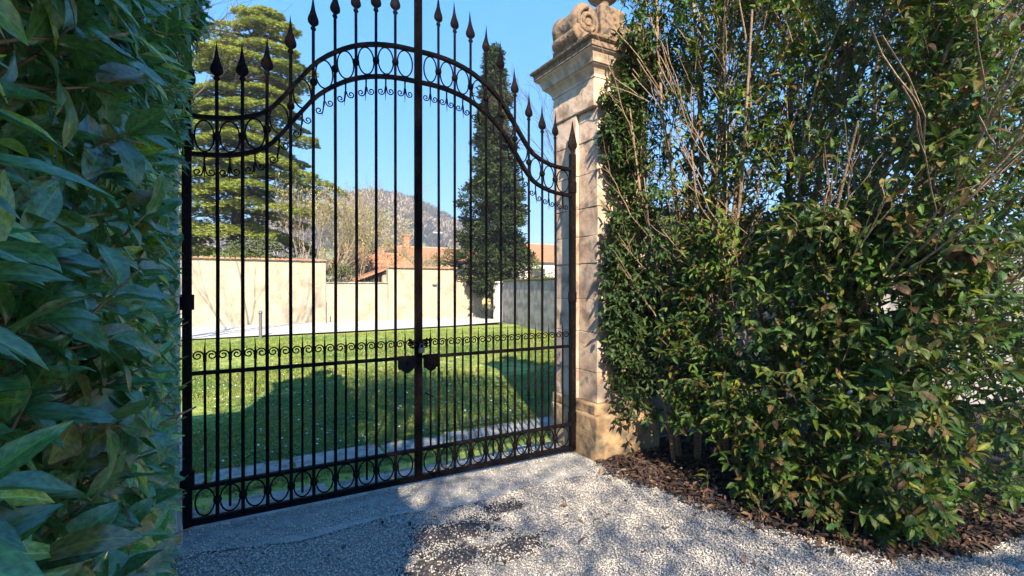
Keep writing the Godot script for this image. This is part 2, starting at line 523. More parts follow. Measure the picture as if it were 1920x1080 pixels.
func gate_leaf(o: Node3D, stile: float, bars: Array, ends: Array, meet: float) -> void:
	var x0 := o.position.x
	var inner := minf(ends[0], ends[1])
	var outer := maxf(ends[0], ends[1])
	# hinge stile
	var b := MB.new()
	b.box(Vector3(stile - 0.027 - x0, 0.03, -0.028), Vector3(stile + 0.027 - x0, 2.86, 0.028), 0.006)
	var st := part("hinge_stile", b.mesh(), M.iron, o)
	b = MB.new()
	b.lathe(Vector3(stile - x0, 2.86, 0), [Vector2(0.0, -0.02), Vector2(0.036, -0.01), Vector2(0.036, 0.012), Vector2(0.018, 0.02), Vector2(0.03, 0.05), Vector2(0.05, 0.075), Vector2(0.052, 0.11), Vector2(0.036, 0.17), Vector2(0.016, 0.25), Vector2(0.002, 0.33)], 12, Vector3(1, 1, 0.55))
	part("finial", b.mesh(), M.iron, st)
	for hy in [0.35, 1.5, 2.55]:
		b = MB.new()
		b.tube([Vector3(stile - x0, hy - 0.05, 0), Vector3(stile - x0, hy + 0.05, 0)], [0.041, 0.041], 12)
		part("hinge_collar", b.mesh(), M.iron, st)
	# meeting stile
	b = MB.new()
	b.box(Vector3(meet - 0.015 - x0, 0.03, -0.012), Vector3(meet + 0.015 - x0, 4.25, 0.012), 0.003)
	part("meeting_stile", b.mesh(), M.iron, o)
	# rails
	var rails := [["bottom_rail", 0.035, 0.080, 0.018], ["lower_rail", 0.272, 0.298, 0.02], ["middle_rail", 1.020, 1.045, 0.02]]
	for r in rails:
		b = MB.new()
		b.box(Vector3(inner - x0, r[1], -r[3]), Vector3(outer - x0, r[2], r[3]), 0.004)
		part(r[0], b.mesh(), M.iron, o)
	for d in [["upper_band", 0.0], ["lower_band", 0.247]]:
		b = MB.new()
		b.strap(arc_pts(inner, outer, d[1]).map(func(q): return q - Vector3(x0, 0, 0)), 0.019, 0.0135)
		part(d[0], b.mesh(), M.iron, o)
	# tall bars with spearheads and collars
	for u in bars:
		var top := band_y(u) + 0.285
		b = MB.new()
		b.tube([Vector3(u - x0, 0.07, 0), Vector3(u - x0 + rnd(-0.005, 0.005), 1.7, rnd(-0.006, 0.006)), Vector3(u - x0, top, 0)], [0.0118, 0.0116, 0.0112], 8)
		var bar := part("bar", b.mesh(), M.iron, o)
		part("finial", fin_mesh, M.iron, bar, Vector3(u - x0, top, 0)).transform.basis = Basis.from_euler(Vector3(rnd(-0.03, 0.03), rnd(-0.2, 0.2), rnd(-0.03, 0.03))).scaled(Vector3.ONE * rnd(0.90, 0.96))
		part("collar", knob_mesh, M.iron, bar, Vector3(u - x0, 0.178, 0))
		part("collar", knob_mesh, M.iron, bar, Vector3(u - x0, band_y(u) - 0.124, 0))
	# in each bay: short spear, foot ring, upper ring, scrolls and drop
	var edges: Array = [ends[0]] + bars + [ends[1]]
	edges.sort()
	for k in edges.size() - 1:
		var a: float = edges[k]
		var c: float = edges[k + 1]
		var mid := (a + c) * 0.5 - x0
		var hw := (c - a) * 0.5 - 0.016
		part("foot_ring", ring_mesh(hw, 0.09), M.iron, o, Vector3(mid, 0.178, 0))
		var um := (a + c) * 0.5
		part("upper_ring", ring_mesh(hw, 0.103), M.iron, o, Vector3(mid, band_y(um) - 0.1235, 0))
		b = MB.new()
		var low: float = 0.29 if k % 3 != 1 else 0.12
		var lean := rnd(-0.004, 0.004)
		b.tube([Vector3(mid + lean, low, 0), Vector3(mid, 1.03, 0), Vector3(mid, 1.155, 0), Vector3(mid, 1.19, 0), Vector3(mid + lean, 1.262, 0)], [0.0085, 0.0085, 0.008, 0.005, 0.0012], 7)
		var sp := part("short_bar", b.mesh(), M.iron, o)
		for s in [-1.0, 1.0]:
			b = MB.new()
			var cc := Vector3(mid + s * 0.040, 1.145, 0)
			var p: Array = [Vector3(mid + s * 0.008, 1.09, 0), Vector3(mid + s * 0.016, 1.103, 0)]
			p = spiral(cc, 0.034, (PI if s > 0 else 0.0), -s, TAU * 1.45)
			b.tube([Vector3(mid + s * 0.006, 1.105, 0)] + p, filled(0.0052, p.size() + 1), 5)
			part("scroll", b.mesh(), M.iron, sp)
		# drop under the lower band
		var by := band_y(um) - 0.247
		var slope := (band_y(um + 0.03) - band_y(um - 0.03)) / 0.06
		b = MB.new()
		b.tube([Vector3(mid, by, 0), Vector3(mid, by - 0.09, 0), Vector3(mid - slope * 0.02, by - 0.185, 0)], [0.007, 0.006, 0.0012], 6)
		var dr := part("drop", b.mesh(), M.iron, o)
		for s in [-1.0, 1.0]:
			b = MB.new()
			var cc := Vector3(mid + s * 0.038, by - 0.115 + slope * s * 0.04, 0)
			var p := spiral(cc, 0.028, (PI if s > 0 else 0.0), s, TAU * 1.3)
			b.tube([Vector3(mid + s * 0.004, by - 0.075, 0)] + p, filled(0.0048, p.size() + 1), 5)
			part("scroll", b.mesh(), M.iron, dr)

func build_gate() -> void:
	var b := MB.new()
	b.lathe(Vector3.ZERO, [Vector2(0.0, -0.04), Vector2(0.019, -0.033), Vector2(0.022, -0.022), Vector2(0.018, -0.011), Vector2(0.013, -0.004), Vector2(0.026, 0.006), Vector2(0.040, 0.020), Vector2(0.0435, 0.04), Vector2(0.039, 0.062), Vector2(0.028, 0.09), Vector2(0.018, 0.122), Vector2(0.0105, 0.165), Vector2(0.005, 0.21), Vector2(0.0006, 0.252)], 12, Vector3(1, 1, 0.5))
	fin_mesh = b.mesh()
	b = MB.new()
	b.lathe(Vector3.ZERO, [Vector2(0.0142, -0.024), Vector2(0.021, -0.02), Vector2(0.0265, -0.008), Vector2(0.0265, 0.008), Vector2(0.021, 0.02), Vector2(0.0142, 0.024)], 10)
	knob_mesh = b.mesh()
	var left := []
	var right := []
	for k in 9:
		left.append(0.149 + 0.1515 * k)
		right.append(1.721 + 0.1455 * k)
	var A := thing("gate_leaf", "black wrought iron gate leaf hinged beside the clipped laurel hedge, dark lock plate", "gate", Vector3(-0.02, 0, 0))
	gate_leaf(A, -0.02, left, [0.007, 1.516], 1.531)
	var B := thing("gate_leaf", "black wrought iron gate leaf hinged to the warm stone pillar, rusty lock box", "gate", Vector3(3.085, 0, 0))
	gate_leaf(B, 3.085, right, [1.580, 3.058], 1.565)
	# cover strip over the joint, on the leaf with the rusty lock
	b = MB.new()
	b.box(Vector3(1.526 - 3.085, 0.05, 0.0135), Vector3(1.570 - 3.085, 4.32, 0.020), 0.003)
	part("cover_strip", b.mesh(), M.rust, B)
	b = MB.new()
	b.lathe(Vector3(1.548 - 3.085, 4.32, 0.02), [Vector2(0.0, -0.04), Vector2(0.035, -0.03), Vector2(0.03, 0.0), Vector2(0.06, 0.04), Vector2(0.064, 0.07), Vector2(0.04, 0.14), Vector2(0.015, 0.25), Vector2(0.001, 0.38)], 12, Vector3(1, 1, 0.5))
	part("finial", b.mesh(), M.iron, B)
	# lock plates with scalloped lower edges
	for e in [[A, 1.372, 1.516, M.plate, "lock_plate"], [B, 1.580, 1.708, M.rust, "lock_box"]]:
		var o: Node3D = e[0]
		var xo: float = o.position.x
		b = MB.new()
		var w: float = e[2] - e[1]
		var outline := [Vector2(0, 0.125), Vector2(1, 0.125), Vector2(1, 0.03), Vector2(0.94, 0.016), Vector2(0.86, 0.020), Vector2(0.78, 0.008), Vector2(0.64, -0.006), Vector2(0.5, -0.014), Vector2(0.36, -0.006), Vector2(0.22, 0.008), Vector2(0.14, 0.020), Vector2(0.06, 0.016), Vector2(0, 0.03)]
		var fr := []
		var bk := []
		for q in outline:
			var px: float = e[1] - xo + q.x * w
			fr.append(Vector3(px, 0.93 + q.y, 0.042)); bk.append(Vector3(px, 0.93 + q.y, 0.024))
		var s := b.v.size()
		var ctr := Vector3(e[1] - xo + w * 0.5, 0.985, 0)
		for side in [[fr, 0.042, 1.0], [bk, 0.024, -1.0]]:
			var c0 := b.vert(Vector3(ctr.x, ctr.y, side[1]), Vector3(0, 0, side[2]))
			var ids := []
			for q in side[0]: ids.append(b.vert(q, Vector3(0, 0, side[2])))
			for k in ids.size(): b.tri(c0, ids[k], ids[(k + 1) % ids.size()])
		for k in fr.size():
			var k2 := (k + 1) % fr.size()
			b.poly([fr[k], fr[k2], bk[k2], bk[k]], ctr + Vector3(0, 0, 0.033))
		var pl := part(e[4], b.mesh(), e[3], o)
		if o == B: pl.set_meta("label", "rusty brown lock box")
		b = MB.new()
		b.tube([Vector3(ctr.x, 0.99, 0.042), Vector3(ctr.x, 0.99, 0.049)], [0.016, 0.014], 12)
		part("escutcheon", b.mesh(), M.rust, pl)
	# small bolt handle on the leaf beside the pillar
	b = MB.new()
	b.tube([Vector3(1.60 - 3.085, 0.742, 0.02), Vector3(1.615 - 3.085, 0.735, 0.05), Vector3(1.65 - 3.085, 0.715, 0.058)], [0.007, 0.007, 0.006], 7)
	part("bolt_handle", b.mesh(), M.iron, B)
	# chain wound round the meeting stiles, padlock hanging on it
	var ch := thing("chain", "dark rusty steel chain wound round the joint of the two gate leaves", "chain", Vector3(1.548, 1.13, 0))
	b = MB.new()
	var lk := []
	for k in 17:
		var a := TAU * k / 16.0
		lk.append(Vector3(cos(a) * 0.010, sin(a) * 0.019, 0))
	b.tube(lk, filled(0.0036, 17), 6, false)
	var link := b.mesh()
	for turn in 2:
		for k in 22:
			var a := TAU * k / 22.0
			var rr := 0.068 + 0.006 * turn
			var at := Vector3(cos(a) * rr * 1.0, 0.03 * turn + 0.014 * sin(a * 2.0 + turn), sin(a) * rr * 0.85)
			var o := part("link", link, M.rust, ch, at)
			o.rotation = Vector3(PI / 2 * (k % 2) + rnd(-0.2, 0.2), -a + PI / 2, PI / 2 + rnd(-0.4, 0.4))
	for k in 9:   # loose loop
		var a := PI + PI * k / 8.0
		var o := part("link", link, M.rust, ch, Vector3(0.02 + cos(a) * 0.055, 0.045 + sin(a) * 0.05, 0.075))
		o.rotation = Vector3(0, PI / 2 * (k % 2), a)
	var pk := thing("padlock", "small silver padlock hanging from the chain in the middle of the gate", "padlock", Vector3(1.545, 1.075, 0.088))
	b = MB.new()
	b.obox(Vector3(0, 0.022, 0), Basis.IDENTITY, Vector3(0.023, 0.021, 0.009), 0.004)
	part("body", b.mesh(), M.steel, pk)
	b = MB.new()
	b.tube([Vector3(-0.014, 0.04, 0), Vector3(-0.014, 0.062, 0), Vector3(-0.008, 0.074, 0), Vector3(0.008, 0.074, 0), Vector3(0.014, 0.062, 0), Vector3(0.014, 0.04, 0)], filled(0.0035, 6), 7)
	part("shackle", b.mesh(), M.steel, pk)

# ------------------------------------------------------------------ pillars
func moulding(lo: Vector2, hi: Vector2, prof: Array) -> ArrayMesh:   # profile of [outward, height] swept round a rectangle with mitred corners
	var b := MB.new()
	for k in prof.size() - 1:
		var r0: Array = prof[k]
		var r1: Array = prof[k + 1]
		var c0 := [Vector3(lo.x - r0[0], r0[1], lo.y - r0[0]), Vector3(hi.x + r0[0], r0[1], lo.y - r0[0]), Vector3(hi.x + r0[0], r0[1], hi.y + r0[0]), Vector3(lo.x - r0[0], r0[1], hi.y + r0[0])]
		var c1 := [Vector3(lo.x - r1[0], r1[1], lo.y - r1[0]), Vector3(hi.x + r1[0], r1[1], lo.y - r1[0]), Vector3(hi.x + r1[0], r1[1], hi.y + r1[0]), Vector3(lo.x - r1[0], r1[1], hi.y + r1[0])]
		var dn := Vector2(r1[1] - r0[1], -(r1[0] - r0[0])).normalized()
		for q in 4:
			var q2 := (q + 1) % 4
			var out: Vector3 = [Vector3(0, 0, -1), Vector3(1, 0, 0), Vector3(0, 0, 1), Vector3(-1, 0, 0)][q]
			b.flat([c0[q], c0[q2], c1[q2], c1[q]], (out * dn.x + Vector3(0, dn.y, 0)).normalized())
	for e in [0, prof.size() - 1]:
		var r: Array = prof[e]
		b.flat([Vector3(lo.x - r[0], r[1], lo.y - r[0]), Vector3(hi.x + r[0], r[1], lo.y - r[0]), Vector3(hi.x + r[0], r[1], hi.y + r[0]), Vector3(lo.x - r[0], r[1], hi.y + r[0])], Vector3(0, -1 if e == 0 else 1, 0))
	return b.mesh()

func build_pillar(label: String, at: Vector3, flip: float, body: Material, base_mat: Material, old: Material) -> void:
	# local x runs from the gate outwards (0 = face towards the gate)
	var o := thing("gate_pillar", label, "pillar", at)
	var nz := noise_of(90, 1.6, 4)
	var mk := func(called: String, lo: Vector3, hi: Vector3, r: float, div: int, amp: float, m: Material):
		var b := MB.new()
		var a := lo
		var c := hi
		if flip < 0:
			a = Vector3(-hi.x, lo.y, lo.z); c = Vector3(-lo.x, hi.y, hi.z)
		nz.offset = at + a * 3.0
		b.rounded((a + c) * 0.5, Basis.IDENTITY, (c - a) * 0.5, r, div, amp, nz)
		return part(called, b.mesh(), m, o)
	mk.call("base_stone", Vector3(-0.035, -0.06, -0.45), Vector3(0.76, 0.42, 0.33), 0.035, 16, 0.035, base_mat)
	mk.call("base_stone", Vector3(-0.02, 0.40, -0.43), Vector3(0.72, 0.52, 0.29), 0.03, 12, 0.03, base_mat)
	var ys := [0.515, 0.80, 1.17, 1.48, 1.82, 2.08, 2.35, 2.67, 2.98, 3.26]
	for k in ys.size() - 1:
		var j := 0.0012
		mk.call("stone_block", Vector3(0.0 + rnd(-0.006, 0.006), ys[k] + j, -0.40), Vector3(0.66, ys[k + 1] - j, -0.03 + rnd(-0.002, 0.002)), 0.006, 8, 0.006, body)
		mk.call("stone_block", Vector3(0.035 + rnd(-0.005, 0.005), ys[k] + j, -0.025), Vector3(0.66 + rnd(-0.006, 0.006), ys[k + 1] - j, 0.25 + rnd(-0.003, 0.003)), 0.007, 8, 0.007, body)
	mk.call("core", Vector3(0.05, 0.45, -0.37), Vector3(0.62, 3.30, 0.22), 0.01, 1, 0.0, body)
	mk.call("neck_block", Vector3(-0.012, 3.263, -0.41), Vector3(0.67, 3.535, 0.262), 0.015, 10, 0.010, body)
	var lo := Vector2(0.0, -0.40)
	var hi := Vector2(0.66, 0.25)
	if flip < 0:
		lo = Vector2(-0.66, -0.40); hi = Vector2(0.0, 0.25)
	part("cornice", moulding(lo, hi, [[-0.02, 3.53], [0.018, 3.53], [0.018, 3.558], [0.028, 3.575], [0.046, 3.60], [0.073, 3.62], [0.075, 3.632], [0.087, 3.632], [0.097, 3.67], [0.116, 3.705], [0.142, 3.725], [0.146, 3.735]]), body, o)
	part("cornice", moulding(lo, hi, [[0.08, 3.737], [0.155, 3.737], [0.155, 3.785], [0.165, 3.79], [0.182, 3.805], [0.187, 3.822], [0.177, 3.828], [0.08, 3.862], [-0.05, 3.88]]), old, o)
	# crowning die with a scroll on either side, vase foot above
	mk.call("die", Vector3(0.19, 3.86, -0.20), Vector3(0.50, 4.33, 0.12), 0.02, 10, 0.012, old)
	mk.call("plinth", Vector3(-0.10, 3.85, -0.30), Vector3(0.78, 3.95, 0.22), 0.02, 12, 0.012, old)
	for s in [[0.0, 1.0], [0.66, -1.0]]:
		var b := MB.new()
		var cx: float = s[0] * flip
		var bs := Basis(Vector3(1, 0, 0), Vector3(0, 0, 1), Vector3(0, -1, 0))
		b.lathe(Vector3(cx, 4.09, -0.04), [Vector2(0.0, -0.19), Vector2(0.12, -0.19), Vector2(0.165, -0.16), Vector2(0.15, -0.08), Vector2(0.135, 0.0), Vector2(0.15, 0.08), Vector2(0.165, 0.16), Vector2(0.12, 0.19), Vector2(0.0, 0.19)], 20, Vector3(1, 1, 1.12), bs)
		b.lathe(Vector3(cx - 0.05 * s[1] * flip, 3.98, -0.04), [Vector2(0.0, -0.20), Vector2(0.09, -0.20), Vector2(0.105, -0.17), Vector2(0.09, 0.0), Vector2(0.105, 0.17), Vector2(0.09, 0.20), Vector2(0.0, 0.20)], 16, Vector3(1, 1, 0.9), bs)
		var vol := part("scroll", b.mesh(), old, o)
		b = MB.new()
		var p := spiral(Vector3(cx, 4.09, 0.152), 0.125, PI * 0.5, s[1] * flip, TAU * 1.6)
		b.tube(p, filled(0.021, p.size()), 8)
		part("scroll_relief", b.mesh(), old, vol)
	var b := MB.new()
	b.lathe(Vector3(0.345 * flip, 4.32, -0.04), [Vector2(0.0, 0.0), Vector2(0.13, 0.0), Vector2(0.13, 0.03), Vector2(0.075, 0.05), Vector2(0.055, 0.085), Vector2(0.08, 0.12), Vector2(0.14, 0.16), Vector2(0.19, 0.24), Vector2(0.20, 0.34), Vector2(0.16, 0.45), Vector2(0.07, 0.52), Vector2(0.0, 0.54)], 20)
	part("vase", b.mesh(), old, o)

# ------------------------------------------------------------------ ground
func sheet(pts: Array, y: float) -> ArrayMesh:   # flat polygon given as Vector2(x, z)
	var b := MB.new()
	var pv := PackedVector2Array(pts)
	for q in pts: b.vert(Vector3(q.x, y, q.y), Vector3.UP, q)
	var id := Geometry2D.triangulate_polygon(pv)
	for k in range(0, id.size(), 3): b.tri(id[k], id[k + 1], id[k + 2])
	return b.mesh()

func blob(c: Vector2, rx: float, rz: float, seed_: int, rough := 0.35, m := 28) -> Array:
	var nz := noise_of(seed_, 0.8, 3)
	var p := []
	for k in m:
		var a := TAU * k / m
		var w := 1.0 + rough * 2.0 * nz.get_noise_2d(cos(a) * 2.0 + seed_, sin(a) * 2.0)
		p.append(c + Vector2(cos(a) * rx, sin(a) * rz) * w)
	return p

func litter_edge(n: float) -> float:   # x of the border between gravel and leaf litter
	var t := [[0.3, 3.2], [0.7, 3.14], [1.4, 3.24], [2.0, 3.38], [2.45, 3.66], [2.65, 4.1], [2.75, 4.9], [2.8, 6.5]]
	if n <= t[0][0]: return t[0][1]
	for k in t.size() - 1:
		if n <= t[k + 1][0]:
			return lerpf(t[k][1], t[k + 1][1], (n - t[k][0]) / (t[k + 1][0] - t[k][0]))
	return 99.0

func build_ground() -> void:
	struct("ground", sheet([Vector2(-900, 60), Vector2(-900, -900), Vector2(900, -900), Vector2(900, 60)], -0.06), M.field)
	struct("drive", sheet([Vector2(-6, 0.0), Vector2(14, 0.0), Vector2(14, 30), Vector2(-6, 30)], -0.004), M.fines)
	# lawn as a gently uneven sheet
	var nz := noise_of(301, 0.25, 3)
	var b := MB.new()
	var nx := 60
	var nn := 48
	for iz in nn + 1:
		for ix in nx + 1:
			var x := lerpf(-14, 22, float(ix) / nx)
			var z := lerpf(-0.02, -14.6, float(iz) / nn)
			var fade := smoothstep(1.2, 3.0, -z) * smoothstep(-14.6, -12.5, z)
			b.vert(Vector3(x, 0.002 + 0.05 * fade * nz.get_noise_2d(x, z), z), Vector3.UP, Vector2(x, z))
	for iz in nn:
		for ix in nx:
			var a := iz * (nx + 1) + ix
			b.quad(a, a + 1, a + nx + 2, a + nx + 1)
	struct("lawn", b.mesh(), M.lawn)
	struct("road", sheet([Vector2(-30, -13.3), Vector2(-2, -13.5), Vector2(2, -13.8), Vector2(5, -14.0), Vector2(8, -14.4), Vector2(10.5, -15.2), Vector2(11.2, -16.6), Vector2(11.2, -19.0), Vector2(-30, -19.0)], 0.058), M.road)
	# concrete threshold in front of the gate
	struct("threshold", sheet([Vector2(-0.12, -0.12), Vector2(3.16, -0.12), Vector2(3.16, 0.30), Vector2(2.8, 0.52), Vector2(2.3, 0.46), Vector2(1.8, 0.55), Vector2(1.2, 0.44), Vector2(0.6, 0.50), Vector2(0.1, 0.36), Vector2(-0.12, 0.34)], 0.008), M.concrete)
	# two rows of stone slabs across the grass behind the gate
	var path := Node3D.new()
	path.name = "path"
	path.set_meta("kind", "structure")
	add_child(path)
	for row in [[-0.40, -0.15], [-1.16, -0.80]]:
		var x := -0.5
		while x < 3.9:
			var w := rnd(0.55, 0.95)
			b = MB.new()
			nz.offset = Vector3(x * 7.0, 0, row[0] * 3.0)
			nz.frequency = 1.2
			b.rounded(Vector3(x + w * 0.5, -0.02, (row[0] + row[1]) * 0.5 + rnd(-0.03, 0.03)), Basis(Vector3.UP, rnd(-0.05, 0.05)), Vector3(w * 0.5 - rnd(0.008, 0.03), 0.036 + rnd(0, 0.006), (row[1] - row[0]) * 0.5 + rnd(-0.05, 0.04)), 0.012, 6, 0.012, nz)
			part("slab", b.mesh(), M.slab, path)
			x += w
	struct("soil", sheet([Vector2(3.20, 0.25), Vector2(3.14, 0.7), Vector2(3.24, 1.4), Vector2(3.38, 2.0), Vector2(3.66, 2.45), Vector2(4.1, 2.65), Vector2(4.9, 2.75), Vector2(6.5, 2.8), Vector2(9.0, 2.8), Vector2(9.0, 0.06), Vector2(3.8, 0.06)], 0.003), M.soil)
	struct("soil", sheet([Vector2(-1.2, 0.2), Vector2(-0.06, 0.34), Vector2(-0.04, 1.2), Vector2(-0.06, 2.4), Vector2(-0.02, 4.2), Vector2(-1.2, 4.3)], 0.003), M.soil)
	# bare damp patches where the gravel has worn away
	for e in [[1.50, 0.86, 0.34, 0.17, 1], [1.36, 1.16, 0.30, 0.15, 2], [1.75, 1.22, 0.22, 0.13, 3], [1.1, 1.25, 0.20, 0.11, 4], [1.95, 0.72, 0.22, 0.10, 5]]:
		struct("bare_ground", sheet(blob(Vector2(e[0], e[1]), e[2], e[3], e[4], 0.5, 60), 0.0005 * e[4] - 0.001), M.damp)
	build_gravel()
	build_grass()

func build_gravel() -> void:
	var shapes := []
	for k in 3:
		var b := MB.new()
		var s := SphereMesh.new()
		s.radial_segments = 6; s.rings = 2
		var a := s.get_mesh_arrays()
		var nz := noise_of(400 + k, 0.9, 2)
		for q in a[Mesh.ARRAY_VERTEX].size():
			var p: Vector3 = a[Mesh.ARRAY_VERTEX][q] * 2.0
			b.vert(p * (1.0 + 0.7 * nz.get_noise_3dv(p)) * Vector3(1, 0.65, 0.85), a[Mesh.ARRAY_NORMAL][q])
		for q in range(0, a[Mesh.ARRAY_INDEX].size(), 3):
			var i0: int = a[Mesh.ARRAY_INDEX][q]
			var i1: int = a[Mesh.ARRAY_INDEX][q + 1]
			var i2: int = a[Mesh.ARRAY_INDEX][q + 2]
			if b.v[i0].distance_to(b.v[i1]) > 0.001 and b.v[i1].distance_to(b.v[i2]) > 0.001 and b.v[i0].distance_to(b.v[i2]) > 0.001: b.tri(i0, i1, i2)
		shapes.append(b.mesh())
	var nz := noise_of(410, 2.2, 4)
	var pal := [Color(0.60, 0.575, 0.535), Color(0.54, 0.51, 0.475), Color(0.48, 0.455, 0.43), Color(0.66, 0.63, 0.58), Color(0.55, 0.50, 0.435), Color(0.39, 0.365, 0.345)]
	var patches := [[1.50, 0.86, 0.30, 0.13], [1.36, 1.16, 0.26, 0.12], [1.75, 1.22, 0.19, 0.10], [1.1, 1.25, 0.17, 0.09], [1.95, 0.72, 0.19, 0.08]]
	var xs := [[], [], []]
	var cs := [[], [], []]
	for k in 190000:
		var x := rnd(-0.16, 5.2)
		var z := rnd(0.0, 3.7)
		if k % 9 == 0: z = rnd(-1.3, 0.1)
		var keep := 1.0
		if z < 0.0:
			if x < 0.0 or x > 3.5: continue
			var on_path := (z > -0.45 and z < -0.05) or (z > -1.2 and z < -0.78)
			keep = 0.35 * smoothstep(-0.1, 0.35, nz.get_noise_2d(x * 1.4, z * 1.4)) if on_path else 0.02
		else:
			var edge := 0.34 + 0.22 * nz.get_noise_2d(x * 0.9, 3.0)
			keep = smoothstep(edge - 0.16, edge + 0.10, z) + 0.26 + (0.5 if z < 0.09 and x < 3.05 else 0.0)
			if x > 3.1 and z < 0.34: continue
			var le := litter_edge(z) + 0.12 * nz.get_noise_2d(7.0, z * 2.0)
			keep *= 1.0 - 0.97 * smoothstep(le - 0.10, le + 0.06, x)
			keep *= clampf(0.95 + 0.5 * nz.get_noise_2d(x, z), 0.0, 1.0)
			for e in patches:
				var d := Vector2((x - e[0]) / e[2], (z - e[1]) / e[3]).length() + 0.5 * nz.get_noise_2d(x * 2.5, z * 2.5)
				keep *= lerpf(0.16, 1.0, smoothstep(0.55, 1.25, d))
		if rng.randf() > keep: continue
		var s := rnd(0.0027, 0.0064) * (1.5 if rng.randf() < 0.06 else 1.0)
		var w := rng.randi() % 3
		var ty := 0.010 if z < 0.4 else 0.003
		if z < 0: ty = 0.018
		xs[w].append(Transform3D(Basis.from_euler(Vector3(rnd(-0.6, 0.6), rnd(0, TAU), rnd(-0.6, 0.6))).scaled(Vector3.ONE * s), Vector3(x, ty + s * 0.35 + rnd(0, 0.003), z)))
		var c: Color = pal[rng.randi() % pal.size()]
		var v := rnd(0.8, 1.2)
		cs[w].append(Color(c.r * v, c.g * v, c.b * v))
	var g := Node3D.new()
	g.name = "gravel"
	g.set_meta("label", "loose pale grey gravel spread over the drive before the gate")
	g.set_meta("category", "gravel")
	g.set_meta("kind", "stuff")
	add_child(g)
	for w in 3: scatter("gravel_stones", shapes[w], M.pebble, xs[w], cs[w], g)

func build_grass() -> void:
	var tufts := []
	for k in 3:
		var b := MB.new()
		for q in 9:
			var a := rnd(0, TAU)
			var root := Vector3(rnd(-0.5, 0.5), 0, rnd(-0.5, 0.5)) * 0.9
			var lean := Vector3(cos(a), 0, sin(a)) * rnd(0.15, 0.9)
			var h := rnd(0.55, 1.1)
			var side := Vector3(-sin(a), 0, cos(a)) * 0.055
			var nn := (Vector3.UP * 0.7 + Vector3(cos(a), 0, sin(a)) * 0.6).normalized()
			var p1 := root + lean * 0.35 + Vector3(0, h * 0.6, 0)
			var p2 := root + lean + Vector3(0, h * rnd(0.75, 1.0), 0)
			var i0 := b.vert(root - side, nn); var i1 := b.vert(root + side, nn)
			var i2 := b.vert(p1 + side * 0.8, nn); var i3 := b.vert(p1 - side * 0.8, nn); var i4 := b.vert(p2, nn)
			b.quad(i0, i1, i2, i3); b.tri(i3, i2, i4)
		tufts.append(b.mesh())
	var nz := noise_of(420, 0.5, 4)
	var xs := [[], [], []]
	var cs := [[], [], []]
	var n := 0
	for zone in [[-0.5, -3.0, 6.5, -1.6, -0.03, 8], [-1.2, -4.0, 9.0, -4.2, -1.1, 9], [-2.5, -6, 12.0, -8.5, -4.2, 9], [-3.0, -8, 13.0, -13.4, -8.5, 9]]:
		var area: float = (zone[2] - zone[0]) * (zone[4] - zone[3])
		var dens: float = [1100.0, 1300.0, 520.0, 230.0][n]
		n += 1
		for k in int(area * dens):
			var x := rnd(zone[0], zone[2])
			var z := rnd(zone[3], zone[4])
			if z > -0.55 and z < -0.02 and not (z > -0.12 and rng.randf() < 0.05): if rng.randf() > 0.06: continue
			if z > -1.22 and z < -0.74 and rng.randf() > 0.12 + 0.9 * smoothstep(0.14, 0.24, absf(z + 0.98) + 0.16 * nz.get_noise_2d(x * 5.0, z * 3.0)): continue
			if x > 3.1 and z > -0.45: continue
			var v := nz.get_noise_2d(x, z)
			var h := rnd(0.022, 0.05) * (1.0 + 0.5 * v) * (1.0 if n < 4 else 1.25)
			var w := rng.randi() % 3
			xs[w].append(Transform3D(Basis(Vector3.UP, rnd(0, TAU)).scaled(Vector3(rnd(0.035, 0.06), h, rnd(0.035, 0.06))), Vector3(x, 0.0, z)))
			var c := Color(0.16, 0.30, 0.038).lerp(Color(0.36, 0.40, 0.07), clampf(0.35 + v * 1.5 + rnd(-0.3, 0.3), 0, 1))
			if rng.randf() < 0.05 + 0.25 * smoothstep(0.1, 0.45, nz.get_noise_2d(x * 2.3 + 90, z * 2.3)): c = Color(0.24, 0.20, 0.10)
			cs[w].append(c)
	var g := Node3D.new()
	g.name = "grass"
	g.set_meta("label", "short green grass of the lawn behind the gate")
	g.set_meta("category", "grass")
	g.set_meta("kind", "stuff")
	add_child(g)
	for w in 3: scatter("grass_blades", tufts[w], M.grass, xs[w], cs[w], g)
	# little white daisies and petals in the grass
	var b := MB.new()
	var c0 := b.vert(Vector3(0, 0.15, 0), Vector3.UP)
	var ring := []
	for k in 8: ring.append(b.vert(Vector3(cos(TAU * k / 8), 0.1 * (k % 2), sin(TAU * k / 8)) * (1.0 if k % 2 else 0.8), Vector3.UP))
	for k in 8: b.tri(c0, ring[k], ring[(k + 1) % 8])
	var px := []
	var pc := []
	for k in 2600:
		var z := -1.3 - 9.0 * pow(rng.randf(), 1.3)
		var x := rnd(-3, 9)
		if nz.get_noise_2d(x * 1.7 + 40, z * 1.7) < -0.12: continue
		px.append(Transform3D(Basis.from_euler(Vector3(rnd(-0.5, 0.5), rnd(0, TAU), rnd(-0.5, 0.5))).scaled(Vector3.ONE * rnd(0.007, 0.014)), Vector3(x, rnd(0.03, 0.055), z)))
		var v := rnd(0.5, 0.8)
		pc.append(Color(v, v, v * 0.95))
	var pt := scatter("daisies", b.mesh(), M.petal, px, pc, self)
	pt.set_meta("label", "tiny white daisies dotted through the lawn")
	pt.set_meta("category", "flowers")

